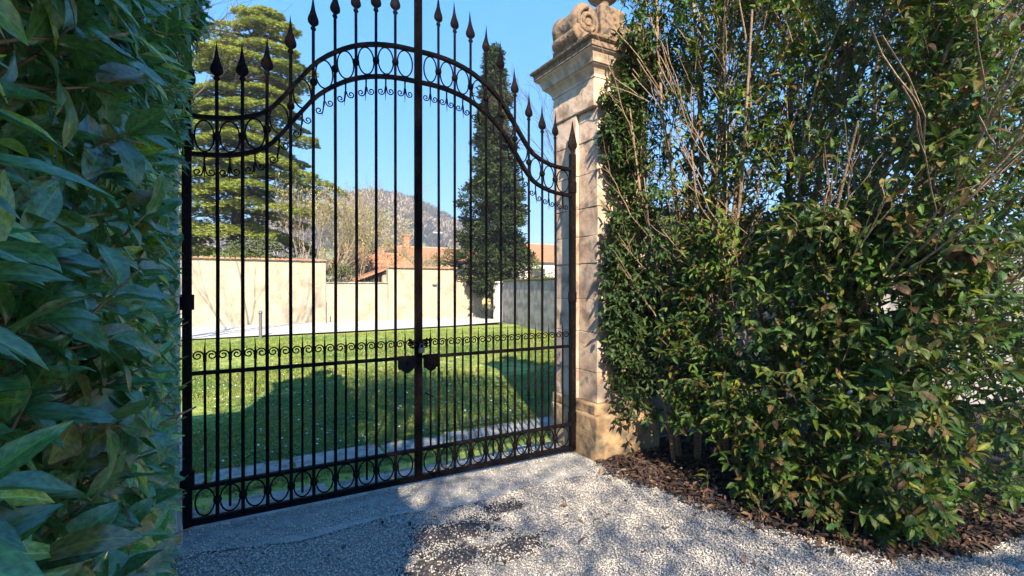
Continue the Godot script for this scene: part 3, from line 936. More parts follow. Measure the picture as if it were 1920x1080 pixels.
# ------------------------------------------------------------------ clipped hedge beside the gate
func build_left_hedge() -> void:
	var o := thing("laurel_hedge", "tall clipped laurel hedge with large glossy blue-green leaves, at the dark-plated gate leaf", "hedge", Vector3(-0.5, 0, 2.2))
	var off := -o.position
	var leaves := []
	var tw := MB.new()
	var tints := [Color(0.114, 0.337, 0.108), Color(0.152, 0.414, 0.121), Color(0.098, 0.281, 0.103), Color(0.135, 0.370, 0.116), Color(0.213, 0.497, 0.103), Color(0.123, 0.348, 0.116), Color(0.468, 0.656, 0.083)]
	var nz := noise_of(501, 1.1, 3)
	face_bias = Vector3(0.35, 0.1, 0.6)
	for layer in [[1450, -0.03, 0.07, 0.112], [1250, -0.17, 0.07, 0.110], [850, -0.36, 0.10, 0.105]]:
		for k in layer[0]:
			var z := rnd(0.28, 4.15)
			var y := rnd(0.05, 3.75)
			if y > 3.0 and z > 2.2: y -= 0.8
			var x: float = layer[1] + rnd(-layer[2], layer[2]) + 0.10 * nz.get_noise_2d(z * 1.4, y * 1.4)
			if z < 0.7: x -= (0.7 - z) * 0.10 * (1.0 - smoothstep(0.9, 2.0, y))
			if y < 0.35: x -= 0.06
			if x > 0.02 and z < 0.55: x = 0.02
			var p := Vector3(x, y, z)
			if p.distance_to(EYE) < 0.36: continue
			if z > 3.0 and x > 0.0: p.x = rnd(-0.10, -0.02)
			var lim := -0.06 + 0.0628 * z + (0.065 if y > 2.25 else 0.0) + (0.09 if y > 3.0 else 0.0)
			if p.x > lim: p.x = lim - rnd(0.0, 0.08)
			var dir := Vector3(0.8, rnd(-0.15, 0.7), rnd(-0.75, 0.35)) + rvec() * 0.3
			shoot(leaves, tw, p + off, dir, 6 + rng.randi() % 4, layer[3], tints, 0.16, 0.15)
	for k in 750:   # top and the far end at the pillar
		var y := rnd(0.1, 3.8)
		var p := Vector3(rnd(-0.95, -0.05), y, rnd(0.26, 0.42))
		if k % 2 == 0:
			p = Vector3(rnd(-1.0, 0.0), rnd(3.65, 3.85), rnd(0.3, 4.15))
			if p.z > 2.2: p.y -= 0.8
		shoot(leaves, tw, p + off, Vector3(0, 0.9, 0.2) if k % 2 == 0 else Vector3(0.3, 0.4, -0.5), 7, 0.11, tints, 0.3)
	for k in 260:
		var p := Vector3(rnd(-0.35, 0.12), rnd(3.0, 3.9), rnd(0.35, 0.9))
		shoot(leaves, tw, p + off, Vector3(0.7, 0.4, 0.3), 7, 0.11, tints, 0.3)
	# stems inside
	for k in 13:
		var b := MB.new()
		var z := 0.5 + k * 0.29
		var foot := Vector3(rnd(-0.6, -0.4), 0, z) + off
		stem(b, foot, foot + Vector3(rnd(-0.1, 0.15), 3.6 if z < 2.2 else 2.8, rnd(-0.2, 0.2)), 0.028, 0.010, 0.03)
		for q in 14:
			var y := rnd(0.2, 3.5 if z < 2.2 else 2.7)
			var a := foot + Vector3(0, y, 0)
			stem(b, a, a + Vector3(rnd(0.3, 0.52), rnd(0.05, 0.3), rnd(-0.35, 0.35)), 0.009, 0.003, 0.012, 5)
		part("stem", b.mesh(), M.bark, o)
	# the two long bare shoots that show in front
	for e in [[Vector3(-0.30, 1.98, 3.05), Vector3(-0.01, 2.13, 2.55)], [Vector3(-0.25, 1.33, 2.95), Vector3(-0.005, 1.405, 2.55)], [Vector3(-0.2, 1.60, 3.05), Vector3(0.0, 1.63, 2.72)]]:
		var b := MB.new()
		stem(b, e[0] + off, e[1] + off, 0.0065, 0.003, 0.004, 6)
		part("shoot", b.mesh(), M.twig, o)
	# leaves shrink out of the way of the viewer's line past the hedge
	var keep := []
	for e in leaves:
		var p: Vector3 = e[0].origin - off
		if p.x > 0.115 or (p.x > 0.03 and p.z < 0.35) or p.y < 0.02: continue
		if p.distance_to(EYE) < 0.60: continue
		var tip: Vector3 = p + e[0].basis.y * 0.9
		var limit := -0.047 + 0.0628 * p.z + (0.065 if p.y > 2.25 else 0.0) + (0.09 if p.y > 3.0 else 0.0) + (-0.03 if p.y < 0.6 else 0.0)
		if maxf(p.x, tip.x) > limit and p.z < 3.0: continue
		keep.append(e)
	# in_view() works in world space: shift
	face_bias = Vector3.ZERO
	dress_at(o, keep, tw, 300)

func dress_at(o: Node3D, leaves: Array, tw: MB, own: int) -> void:
	var soft := o.position.x > 1.0
	var set_: Array = M.leaf_soft_tints if soft else M.leaf_tints
	var order := []
	for k in leaves.size():
		var xf: Transform3D = leaves[k][0]
		var p := xf.origin + o.position
		var z := in_view(p)
		if z > 0: order.append([1.0 / z + (0.8 * p.x if p.x < 1.0 else -0.25 * p.x), k])
	order.sort_custom(func(a, b): return a[0] > b[0])
	var taken := {}
	for k in mini(own, order.size()):
		var e: Array = leaves[order[k][1]]
		taken[order[k][1]] = true
		var best := 0
		var bd := 1e9
		var c: Color = e[1]
		for q in range(0, set_.size(), 3):
			var tc: Color = set_[q].albedo_color.srgb_to_linear()
			var dd := absf(tc.r - c.r) + absf(tc.g - c.g) + absf(tc.b - c.b)
			if dd < bd:
				bd = dd; best = q
		var lf := part("leaf", leaf_fine[rng.randi() % leaf_fine.size()], set_[best + (2 if rng.randf() < 0.12 else rng.randi() % 2)], o)
		lf.transform = e[0]
	var xs := [[], [], [], []]
	var cs := [[], [], [], []]
	for k in leaves.size():
		if taken.has(k): continue
		var w := rng.randi() % 4
		xs[w].append(leaves[k][0]); cs[w].append(leaves[k][1])
	for w in 4:
		if xs[w].size(): scatter("foliage", leaf_low[w], M.leaf_soft if soft else M.leaf, xs[w], cs[w], o)
	if tw.v.size():
		part("twigs", tw.mesh(), M.twig, o).set_meta("kind", "stuff")

# ------------------------------------------------------------------ shrubs beside the pillar
# regions: [x0, x1, y0, y1, z0, z1, shoots, dir, clump threshold]
func shrub(label: String, at: Vector3, regions: Array, stems: Array, tints: Array, size: float, own: int, seed_: int) -> Node3D:
	var o := thing("evergreen_shrub", label, "shrub", at)
	var leaves := []
	var tw := MB.new()
	var nz := noise_of(seed_, 1.3, 3)
	for r in regions:
		for k in r[6]:
			var p := Vector3(rnd(r[0], r[1]), rnd(r[2], r[3]), rnd(r[4], r[5]))
			if nz.get_noise_3dv(p) < r[8] + rnd(-0.08, 0.08): continue
			shoot(leaves, tw, p - at, r[7] + rvec() * 0.55, 5 + rng.randi() % 4, size, tints, 0.12, rnd(0.10, 0.22))
	var stem_no := 0
	for s in stems:
		stem_no += 1
		var b := MB.new()
		var foot: Vector3 = s[0] - at
		var top: Vector3 = s[1] - at
		var p := stem(b, foot, top, s[2], s[2] * 0.35, 0.07)
		var kids: int = s[3]
		for k in kids:
			var w := rng.randi_range(2, 7)
			var a: Vector3 = p[w]
			var d := (top - foot).normalized() * rnd(0.25, 0.8) + Vector3(rnd(-0.5, 0.4), rnd(-0.05, 0.4), rnd(-0.5, 0.6)) * rnd(0.5, 1.1)
			var e := a + d
			var q := stem(b, a, e, s[2] * rnd(0.25, 0.45), 0.003, 0.02, 5)
			for j in 3:
				var f: Vector3 = q[rng.randi_range(3, 7)]
				stem(b, f, f + d * rnd(0.2, 0.5) + rvec() * 0.18, 0.0045, 0.0015, 0.012, 4)
		var tips := []
		if s.size() > 4 and stem_no % 2 == 0:
			grow(b, p[3], ((top - foot).normalized() + rvec() * 0.25).normalized(), 1.2, s[2] * 0.6, 3, 0.45, 0.12, tips)
		part("stem", b.mesh(), M.bark, o)
	dress_at(o, leaves, tw, own)
	return o

func build_right_shrubs() -> void:
	var green := [Color(0.083, 0.196, 0.041), Color(0.112, 0.235, 0.041), Color(0.138, 0.256, 0.037), Color(0.075, 0.166, 0.037), Color(0.119, 0.235, 0.046), Color(0.186, 0.278, 0.037), Color(0.298, 0.333, 0.041), Color(0.211, 0.134, 0.048)]
	var dark := [Color(0.070, 0.141, 0.036), Color(0.088, 0.171, 0.040), Color(0.065, 0.122, 0.036), Color(0.105, 0.195, 0.040)]
	var L := Vector3(-0.85, 0.25, 0.15)
	shrub("dark fine-leaved evergreen shrub grown over the front of the warm stone pillar", Vector3(3.75, 0, 0.6),
		[[3.22, 4.2, 0.40, 1.75, 0.38, 0.80, 420, Vector3(-0.5, 0.25, 0.7), -0.22],
		 [3.30, 4.3, 1.70, 2.45, 0.36, 0.85, 250, Vector3(-0.5, 0.25, 0.7), -0.10],
		 [3.24, 4.2, 2.40, 4.1, 0.36, 0.75, 260, Vector3(-0.4, 0.35, 0.6), 0.0],
		 [3.13, 3.5, 2.72, 3.95, 0.33, 0.50, 200, Vector3(-0.4, 0.35, 0.6), -0.3],
		 [3.25, 4.1, 3.45, 4.35, 0.50, 0.68, 260, Vector3(-0.4, 0.35, 0.6), -0.3],
		 [3.14, 3.5, 0.95, 2.3, 0.35, 0.50, 220, Vector3(-0.4, 0.35, 0.6), -0.3],
		 [3.24, 3.9, 0.6, 4.0, 0.31, 0.48, 620, Vector3(-0.4, 0.35, 0.6), -0.28]],
		[[Vector3(3.85, 0, 0.62), Vector3(3.55, 4.2, 0.62), 0.030, 12], [Vector3(3.95, 0, 0.75), Vector3(3.95, 4.4, 0.8), 0.034, 10], [Vector3(3.7, 0, 0.7), Vector3(3.35, 3.2, 0.5), 0.020, 8]], dark, 0.075, 260, 601)
	shrub("open many-stemmed evergreen shrub with bare tan branches fanning up against the sky", Vector3(4.2, 0, 1.4),
		[[3.35, 3.75, 0.45, 1.35, 0.80, 2.1, 520, L, -0.20],
		 [3.40, 3.80, 1.25, 2.2, 0.80, 2.2, 520, L, -0.16],
		 [3.75, 4.6, 0.5, 2.1, 0.80, 2.2, 620, L, -0.12],
		 [3.50, 4.3, 2.0, 4.6, 0.7, 2.6, 1900, Vector3(-0.5, 0.6, 0.2), -0.08],
		 [3.38, 3.9, 0.15, 0.5, 1.2, 2.2, 110, Vector3(-0.6, 0.3, 0.3), -0.2]],
		[[Vector3(4.05, 0, 0.95), Vector3(3.85, 4.5, 0.75), 0.034, 6, 1], [Vector3(4.10, 0, 1.05), Vector3(3.85, 4.7, 1.0), 0.036, 6, 1], [Vector3(4.15, 0, 1.2), Vector3(4.1, 4.7, 1.6), 0.034, 6, 1], [Vector3(4.10, 0, 1.3), Vector3(4.2, 4.6, 2.2), 0.030, 6, 1],
		 [Vector3(4.1, 0, 1.25), Vector3(4.0, 4.0, 2.8), 0.028, 6, 1], [Vector3(4.1, 0, 1.35), Vector3(3.75, 3.1, 2.7), 0.024, 6, 1], [Vector3(4.0, 0, 1.4), Vector3(3.5, 2.6, 2.3), 0.020, 6, 1], [Vector3(4.0, 0, 1.0), Vector3(3.45, 2.7, 1.1), 0.018, 6, 1], [Vector3(4.1, 0, 1.15), Vector3(4.6, 4.6, 1.9), 0.030, 6, 1], [Vector3(4.0, 0, 1.0), Vector3(3.5, 3.6, 1.6), 0.022, 6, 1]], green, 0.09, 300, 602)
	shrub("dense broad evergreen shrub with light green leaves reaching down onto the gravel", Vector3(4.6, 0, 2.2),
		[[3.48, 4.0, 0.25, 1.4, 1.95, 2.65, 380, Vector3(-0.6, 0.2, 0.5), -0.25],
		 [3.55, 4.0, 1.3, 4.3, 2.5, 2.85, 520, Vector3(-0.6, 0.3, 0.5), -0.25],
		 [3.50, 4.0, 1.3, 2.2, 2.0, 2.6, 330, Vector3(-0.6, 0.3, 0.5), -0.15],
		 [4.0, 7.4, 0.25, 4.3, 2.35, 2.85, 1900, Vector3(-0.2, 0.3, 0.8), -0.3],
		 [4.2, 7.4, 0.4, 4.3, 1.9, 2.4, 800, Vector3(-0.3, 0.4, 0.5), -0.15],
		 [3.62, 3.95, 0.06, 0.35, 2.15, 2.65, 60, Vector3(-0.5, 0.1, 0.6), -0.4]],
		[[Vector3(4.4, 0, 2.1), Vector3(3.9, 4.4, 2.4), 0.034, 12], [Vector3(4.6, 0, 2.2), Vector3(4.6, 4.6, 2.4), 0.036, 10], [Vector3(4.5, 0, 2.25), Vector3(5.2, 4.5, 2.5), 0.032, 10], [Vector3(4.9, 0, 2.2), Vector3(5.7, 4.2, 2.4), 0.03, 8]], green, 0.095, 300, 603)
	shrub("tall dark evergreen shrub standing behind the open stems against the sky", Vector3(5.6, 0, 0.8),
		[[4.6, 6.8, 1.6, 3.2, 0.3, 1.7, 900, Vector3(-0.2, 0.5, 0.2), -0.05],
		 [4.6, 7.2, 3.0, 5.4, 0.0, 1.8, 2600, Vector3(-0.2, 0.6, 0.2), -0.08]],
[[Vector3(5.4, 0, 0.7), Vector3(4.7, 4.6, 0.3), 0.03, 10], [Vector3(5.6, 0, 0.9), Vector3(5.9, 5.0, 1.5), 0.03, 10], [Vector3(5.9, 0, 0.8), Vector3(7.2, 4.8, 0.9), 0.03, 10]], dark, 0.095, 150, 604)
	# low sprigs rooted in the litter
	for e in [[Vector3(3.48, 0, 1.72), "leafy evergreen sprig growing from the leaf litter below the open shrub", 9], [Vector3(3.55, 0, 2.12), "low evergreen sprig at the gravel edge under the broad shrub", 8]]:
		var o := thing("evergreen_sprig", e[1], "plant", e[0])
		var leaves := []
		var tw := MB.new()
		for k in e[2]:
			shoot(leaves, tw, Vector3(rnd(-0.14, 0.14), rnd(0.10, 0.26), rnd(-0.14, 0.14)), Vector3(rnd(-0.5, 0.2), 0.8, rnd(-0.3, 0.4)), 6, 0.09, green, 0.1, 0.16)
		dress_at(o, leaves, tw, 40)
		var b := MB.new()
		for k in 4: stem(b, Vector3(rnd(-0.02, 0.02), -0.01, rnd(-0.02, 0.02)), Vector3(rnd(-0.12, 0.12), 0.16, rnd(-0.12, 0.12)), 0.005, 0.003, 0.008, 5)
		part("stem", b.mesh(), M.bark, o)
	# garden wall behind the shrubs
	var w := thing("garden_wall", "pale plastered garden wall running on from the stone pillar behind the shrubs", "wall", Vector3(3.82, 0, -0.15))
	var b := MB.new()
	b.box(Vector3(0.0, -0.06, -0.15), Vector3(18.0, 2.35, 0.15), 0.01)
	part("wall", b.mesh(), M.garden_wall, w)
	b = MB.new()
	b.box(Vector3(0.0, 2.352, -0.20), Vector3(18.0, 2.44, 0.20), 0.015)
	part("coping", b.mesh(), M.grey_wall, w)
	var w2 := thing("garden_wall", "pale plastered garden wall added unseen behind the laurel hedge, from the buried pillar on, to shade the near lawn", "wall", Vector3(-0.78, 0, -0.15))  # unseen wall added to block the sun from the near lawn
	b = MB.new()
	b.box(Vector3(-14.0, -0.06, -0.15), Vector3(0.0, 2.35, 0.15), 0.01)
	part("wall", b.mesh(), M.garden_wall, w2)
	b = MB.new()
	b.box(Vector3(-14.0, 2.352, -0.20), Vector3(0.0, 2.44, 0.20), 0.015)
	part("coping", b.mesh(), M.grey_wall, w2)
	# leaf litter
	var xs := []
	var cs := []
	var nz := noise_of(620, 1.5, 3)
	for k in 9000:
		var z := rnd(0.3, 2.85)
		var x := litter_edge(z) + 0.05 - 0.22 * pow(rng.randf(), 3.0) + pow(rng.randf(), 1.3) * 1.8
		if k % 90 == 0:
			x = rnd(0.2, 3.4); z = rnd(0.5, 2.5)
		elif k % 25 == 0:
			x = rnd(-1.0, 7.0); z = rnd(-7.0, -0.2)
			if x > 3.0 and z > -0.5: continue
		if x > 6.4: continue
		var s := rnd(0.035, 0.085)
		xs.append(leaf_frame(Vector3(x, 0.008 + rnd(0, 0.035), z), Vector3(rnd(-1, 1), rnd(-0.25, 0.3), rnd(-1, 1)), Vector3(rnd(-0.5, 0.5), 1, rnd(-0.5, 0.5)), s))
		var c := Color(0.042, 0.022, 0.014).lerp(Color(0.13, 0.060, 0.034), pow(rng.randf(), 1.5))
		if rng.randf() < 0.25: c = Color(0.026, 0.017, 0.013)
		if rng.randf() < 0.05: c = Color(0.30, 0.17, 0.09)
		cs.append(c)
	var lit := scatter("leaf_litter", leaf_low[1], M.dry_leaf, xs, cs, self)
	lit.set_meta("label", "brown dead leaves lying thick on the soil under the shrubs")
	lit.set_meta("category", "leaf litter")
	b = MB.new()
	for k in 130:
		var z := rnd(0.45, 2.8)
		var x := litter_edge(z) + rnd(-0.25, 1.2)
		var a := rnd(0, TAU)
		var l := rnd(0.04, 0.16)
		var p := Vector3(x, 0.03, z)
		var d := Vector3(cos(a), rnd(-0.05, 0.1), sin(a)) * l
		b.tube([p, p + d * 0.5 + rvec() * 0.01, p + d], [0.003, 0.003, 0.0015], 5)
	var fs := part("fallen_twigs", b.mesh(), M.bark_dark, self)
	fs.set_meta("kind", "stuff"); fs.set_meta("label", "small dead twigs among the brown litter and gravel edge"); fs.set_meta("category", "twigs")

# ------------------------------------------------------------------ trees
func grow(b: MB, p: Vector3, d: Vector3, length: float, r: float, level: int, spread: float, up: float, tips: Array) -> void:
	var pts := [p]
	var rad := [r]
	var m := 4
	var q := p
	var dd := d
	for k in m:
		dd = (dd + rvec() * 0.16 + Vector3(0, up * 0.06, 0)).normalized()
		q += dd * length / m
		pts.append(q)
		rad.append(maxf(lerpf(r, r * 0.55, float(k + 1) / m), 0.004))
	b.tube(pts, rad, 7 if level > 3 else (5 if level > 1 else 3), false)
	if level <= 0:
		tips.append([q, dd])
		return
	var kids := 3 if level > 1 else 4
	for k in kids:
		var w := 2 + rng.randi() % 3
		var at: Vector3 = pts[w] if k else pts[m]
		var nd := (dd + rvec() * spread + Vector3(0, up, 0)).normalized()
		if k == 0: nd = (dd + rvec() * spread * 0.4).normalized()
		grow(b, at, nd, length * rnd(0.62, 0.82), rad[w if k else m] * (0.85 if k == 0 else 0.62), level - 1, spread, up, tips)

func bare_tree(called: String, label: String, at: Vector3, stems: int, length: float, r: float, level: int, spread: float, up: float, lean: Vector3, m: Material, group := "", buds := 0.0, bud_color := Color()) -> Node3D:
	var o := thing(called, label, "tree" if called.ends_with("tree") else "shrub", at, group)
	var tips := []
	for k in stems:
		var b := MB.new()
		var d := (Vector3.UP + lean + (rvec() * 0.4 if stems > 1 else Vector3.ZERO)).normalized()
		grow(b, Vector3(rnd(-0.1, 0.1) * (stems - 1), -0.1, rnd(-0.1, 0.1) * (stems - 1)), d, length, r, level, spread, up, tips)
		part("trunk" if stems == 1 else "stem", b.mesh(), m, o)
	if buds > 0.0:
		var xs := []
		var cs := []
		for t in tips:
			if rng.randf() > buds: continue
			for k in 3:
				xs.append(leaf_frame(t[0] + rvec() * 0.12, t[1] + rvec() * 0.6, rvec(), rnd(0.07, 0.14)))
				cs.append(bud_color * rnd(0.8, 1.2))
		if xs.size(): scatter("crown", leaf_low[0], M.far_leaf, xs, cs, o)
	return o

func clump_tree(called: String, label: String, at: Vector3, prof: Array, clumps: int, per: int, cr: float, leaf: float, col_a: Color, col_b: Color, m: Material, lean := Vector3.ZERO, group := "", ragged := 0.0) -> Node3D:
	var rg := noise_of(77, 0.9, 2)
	# prof: [height, radius] pairs of the crown's outline
	var o := thing(called, label, "tree", at, group)
	var top: float = prof[prof.size() - 1][0]
	var b := MB.new()
	var tp := []
	var tr := []
	for k in 9:
		var s := k / 8.0
		tp.append(Vector3(0, -0.1 + s * top * 0.93, 0) + lean * s + rvec() * 0.05)
		tr.append(lerpf(top * 0.020, 0.02, s))
	b.tube(tp, tr, 8)
	var xs := []
	var cs := []
	var lb := MB.new()
	for k in clumps:
		var s := rng.randf()
		var y := lerpf(prof[0][0], top, pow(s, 1.15))
		var r := 0.0
		for q in prof.size() - 1:
			if y >= prof[q][0] and y <= prof[q + 1][0]:
				r = lerpf(prof[q][1], prof[q + 1][1], (y - prof[q][0]) / (prof[q + 1][0] - prof[q][0]))
		var a := rnd(0, TAU)
		var rr := r * pow(rng.randf(), 0.45) * (rnd(0.8, 1.12) + ragged * 1.3 * rg.get_noise_3d(cos(a) * 2.0, y * 1.2, sin(a) * 2.0))
		var c := Vector3(cos(a) * rr, y, sin(a) * rr) + lean * (y / top)
		var axis := Vector3(0, y - r * 0.25, 0) + lean * (y / top)
		if k % 2 == 0: lb.tube([axis, (axis + c) * 0.5 + rvec() * 0.08, c], [0.045, 0.03, 0.012], 5, false)
		var size := cr * rnd(0.6, 1.25)
		var tone := rnd(0.0, 1.0)
		for q in per:
			var d := rvec() * pow(rng.randf(), 0.4) * size
			d.y *= 0.7
			var out := (d + (c - axis) * 0.3).normalized()
			xs.append(leaf_frame(c + d, out + rvec() * 0.8, Vector3(0, 0.7, 0) + out * 0.5 + rvec() * 0.6, leaf * rnd(0.7, 1.2)))
			cs.append(col_a.lerp(col_b, clampf(tone * 0.6 + rng.randf() * 0.4, 0, 1)))
	part("trunk", b.mesh(), M.bark_dark, o)
	part("limbs", lb.mesh(), M.bark_dark, o)
	scatter("crown", leaf_low[2], m, xs, cs, o)
	return o

func build_cedar(at: Vector3) -> void:
	var o := thing("cedar_tree", "great cedar with flat layered yellow-green boughs behind the cream wall", "tree", at)
	var b := MB.new()
	var lean := Vector3(1.0, 0, 0)
	var tp := []
	var tr := []
	for k in 10:
		var s := k / 9.0
		tp.append(Vector3(0, -0.1 + 15.9 * s, 0) + lean * s * s)
		tr.append(lerpf(0.36, 0.03, s))
	b.tube(tp, tr, 10)
	part("trunk", b.mesh(), M.bark_dark, o)
	# a spray: flat spread of needle tufts
	var tuft := MB.new()
	for q in 22:
		var a := rnd(0, TAU)
		var d := Vector3(cos(a), rnd(-0.25, 1.0), sin(a)).normalized()
		var sd := d.cross(rvec()).normalized() * 0.10
		var nn := (Vector3.UP * 0.4 + d).normalized()
		var i0 := tuft.vert(d * 0.05 - sd, nn); var i1 := tuft.vert(d * 0.05 + sd, nn)
		var i2 := tuft.vert(d * rnd(0.6, 1.0), nn)
		tuft.tri(i0, i1, i2)
	var xs := []
	var cs := []
	var h := 2.4
	while h < 15.9:
		var reach := 0.0
		var pr := [[2.0, 4.2], [5.0, 5.0], [8.5, 4.4], [10.5, 3.4], [12.5, 3.3], [13.6, 3.0], [14.8, 2.4], [16.0, 0.8]]
		for q in pr.size() - 1:
			if h >= pr[q][0] and h <= pr[q + 1][0]: reach = lerpf(pr[q][1], pr[q + 1][1], (h - pr[q][0]) / (pr[q + 1][0] - pr[q][0]))
		var a0 := rnd(0, TAU)
		var kids := 6
		for k in kids:
			var a := a0 + TAU * k / kids + rnd(-0.35, 0.35)
			var len := reach * rnd(0.42, 1.2)
			var root := Vector3(0, h + rnd(-0.2, 0.2), 0) + lean * pow(h / 15.9, 2.0)
			var out := Vector3(cos(a), 0, sin(a))
			var pts := []
			var rad := []
			for s in 6:
				var f := s / 5.0
				pts.append(root + out * len * f + Vector3(0, len * (0.12 * f - 0.26 * f * f), 0) + rvec() * 0.06)
				rad.append(lerpf(0.09, 0.015, f) * (0.5 + 0.5 * (1 - h / 17.0)))
			b = MB.new()
			b.tube(pts, rad, 5, false)
			part("bough", b.mesh(), M.bark_dark, o)
			var n := int(len * 190) + 50
			var tone := rng.randf()
			var sprays := int(len * 5.0) + 5
			for q in n:
				var id := rng.randi() % sprays
				var fb := lerpf(0.20, 1.0, float(id) / (sprays - 1))
				var w := len * 0.50 * (1.15 - fb * 0.85)
				var sgn := 1.0 if id % 2 == 0 else -1.0
				var along := pow(rng.randf(), 0.7)
				var f := fb + 0.22 * along * w / len
				var side := Vector3(-out.z, 0, out.x) * sgn * w * along
				var p := root + out * len * f + side + Vector3(rnd(-0.07, 0.07), 0, rnd(-0.07, 0.07))
				p.y = root.y + len * (0.12 * f - 0.26 * f * f) + 0.05 + rnd(-0.03, 0.16) - along * along * w * 0.28 + 0.10 * sin(id * 12.9)
				var sc := rnd(0.10, 0.20)
				xs.append(Transform3D(Basis(Vector3.UP, rnd(0, TAU)) * Basis.from_scale(Vector3(sc, sc * 0.8, sc)), p))
				cs.append(Color(0.17, 0.25, 0.035).lerp(Color(0.42, 0.47, 0.08), clampf(tone * 0.5 + rng.randf() * 0.5, 0, 1)))
		h += lerpf(1.0, 0.66, h / 16.0) * rnd(0.7, 1.35)
	scatter("crown", tuft.mesh(), M.far_leaf, xs, cs, o)

# ------------------------------------------------------------------ far walls, houses, hill
func wall_run(o: Node3D, x0: float, x1: float, top: float, y_step := 0.0) -> void:
	var b := MB.new()
	b.box(Vector3(x0, -0.06, -0.35), Vector3(x1, top, 0.0), 0.01)
	part("wall", b.mesh(), M.plaster, o)
	# clay coping tiles, half round, laid across the top
	var tb := MB.new()
	var p := []
	for k in 7:
		var a := PI * k / 6.0
		p.append(Vector2(cos(a) * 0.085, sin(a) * 0.055))
	for k in 6:
		var n0 := Vector3(p[k].x, p[k].y * 1.5, 0).normalized()
		var n1 := Vector3(p[k + 1].x, p[k + 1].y * 1.5, 0).normalized()
		var s := tb.v.size()
		tb.vert(Vector3(p[k].x, p[k].y, 0.30), n0); tb.vert(Vector3(p[k].x, p[k].y + 0.05, -0.28), n0)
		tb.vert(Vector3(p[k + 1].x, p[k + 1].y + 0.05, -0.28), n1); tb.vert(Vector3(p[k + 1].x, p[k + 1].y, 0.30), n1)
		tb.quad(s, s + 1, s + 2, s + 3)
	tb.flat([Vector3(p[0].x, 0, 0.30), Vector3(p[1].x, p[1].y, 0.30), Vector3(p[2].x, p[2].y, 0.30), Vector3(p[3].x, p[3].y, 0.30), Vector3(p[4].x, p[4].y, 0.30), Vector3(p[5].x, p[5].y, 0.30), Vector3(p[6].x, 0, 0.30)], Vector3(0, 0, 1))
	var tm := tb.mesh()
	b = MB.new()
	b.box(Vector3(x0 - 0.01, top + 0.002, -0.42), Vector3(x1 + 0.01, top + 0.035, 0.07), 0.008)
	part("coping", b.mesh(), M.plaster, o)
	var x := x0 + 0.09
	while x < x1:
		var t := part("coping_tile", tm, M.tile if rng.randf() < 0.6 else M.tile_b, o, Vector3(x, top + 0.037 + rnd(0, 0.012), -0.18))
		t.rotation.y = rnd(-0.05, 0.05)
		x += 0.182

func gable_house(called: String, label: String, at: Vector3, size: Vector3, rise: float, wall: Material, turn: float, windows: Array, over := 0.4) -> Node3D:
	# size: width, height to the eaves, depth; ridge along x
	var o := thing(called, label, "house", at)
	o.rotation.y = turn
	var b := MB.new()
	var w := size.x * 0.5
	var d := size.z * 0.5
	b.box(Vector3(-w, -0.1, -d), Vector3(w, size.y, d), 0.0)
	var c := Vector3(0, size.y * 0.5, 0)
	for s in [-1.0, 1.0]:
		b.poly([Vector3(s * w, size.y, -d), Vector3(s * w, size.y, d), Vector3(s * w, size.y + rise, 0)], c)
	part("wall", b.mesh(), wall, o)
	var rf := MB.new()
	for s in [-1.0, 1.0]:
		var e := Vector3(0, size.y - over * rise / d, s * (d + over))
		var r := Vector3(0, size.y + rise, 0)
		var up := Vector3(0, 0.12, 0)
		var q := [Vector3(-w - over, e.y, e.z), Vector3(w + over, e.y, e.z), Vector3(w + over, r.y, 0), Vector3(-w - over, r.y, 0)]
		rf.poly([q[0] + up, q[1] + up, q[2] + up, q[3] + up], Vector3(0, -50, 0))
		rf.poly([q[0], q[1], q[2], q[3]], Vector3(0, 50, 0))
		rf.poly([q[0], q[1], q[1] + up, q[0] + up], Vector3(0, e.y, 0))
		for k in [[0, 3], [1, 2]]: rf.poly([q[k[0]], q[k[1]], q[k[1]] + up, q[k[0]] + up], Vector3(0, e.y, 0))
		# rows of tiles running down the slope
		var x := -w - over
		while x < w + over:
			rf.tube([Vector3(x, e.y + 0.13, e.z), Vector3(x, r.y + 0.13, 0)], [0.07, 0.07], 5, true)
			x += 0.26
	var roof := part("roof", rf.mesh(), M.tile, o)
	b = MB.new()
	b.tube([Vector3(-w - over, size.y + rise + 0.14, 0), Vector3(w + over, size.y + rise + 0.14, 0)], [0.13, 0.13], 7)
	part("ridge", b.mesh(), M.tile_b, roof)
	for e in windows:   # x, y, width, height on the front (+z)
		var wn := Node3D.new()
		b = MB.new()
		b.box(Vector3(e[0] - e[2] * 0.5, e[1], d + 0.003), Vector3(e[0] + e[2] * 0.5, e[1] + e[3], d + 0.03), 0.0)
		var pane := part("window", b.mesh(), M.glass, o)
		for s in [-1.0, 1.0]:
			b = MB.new()
			b.box(Vector3(e[0] + s * e[2] * 0.5 - 0.04 if s > 0 else e[0] - e[2] * 0.5 - 0.45, e[1] - 0.03, d + 0.032), Vector3(e[0] + e[2] * 0.5 + 0.45 if s > 0 else e[0] - e[2] * 0.5 + 0.04, e[1] + e[3] + 0.03, d + 0.08), 0.005)
			part("shutter", b.mesh(), M.shutter, pane)
		wn.free()
	return o

func chimney(o: Node3D, x: float, z: float, y0: float, y1: float, w: float) -> void:
	var roof: Node3D = o.get_node("roof")
	var b := MB.new()
	b.box(Vector3(x - w, y0, z - w), Vector3(x + w, y1, z + w), 0.01)
	b.box(Vector3(x - w - 0.08, y1 + 0.001, z - w - 0.08), Vector3(x + w + 0.08, y1 + 0.12, z + w + 0.08), 0.01)
	part("chimney", b.mesh(), M.tile, roof)

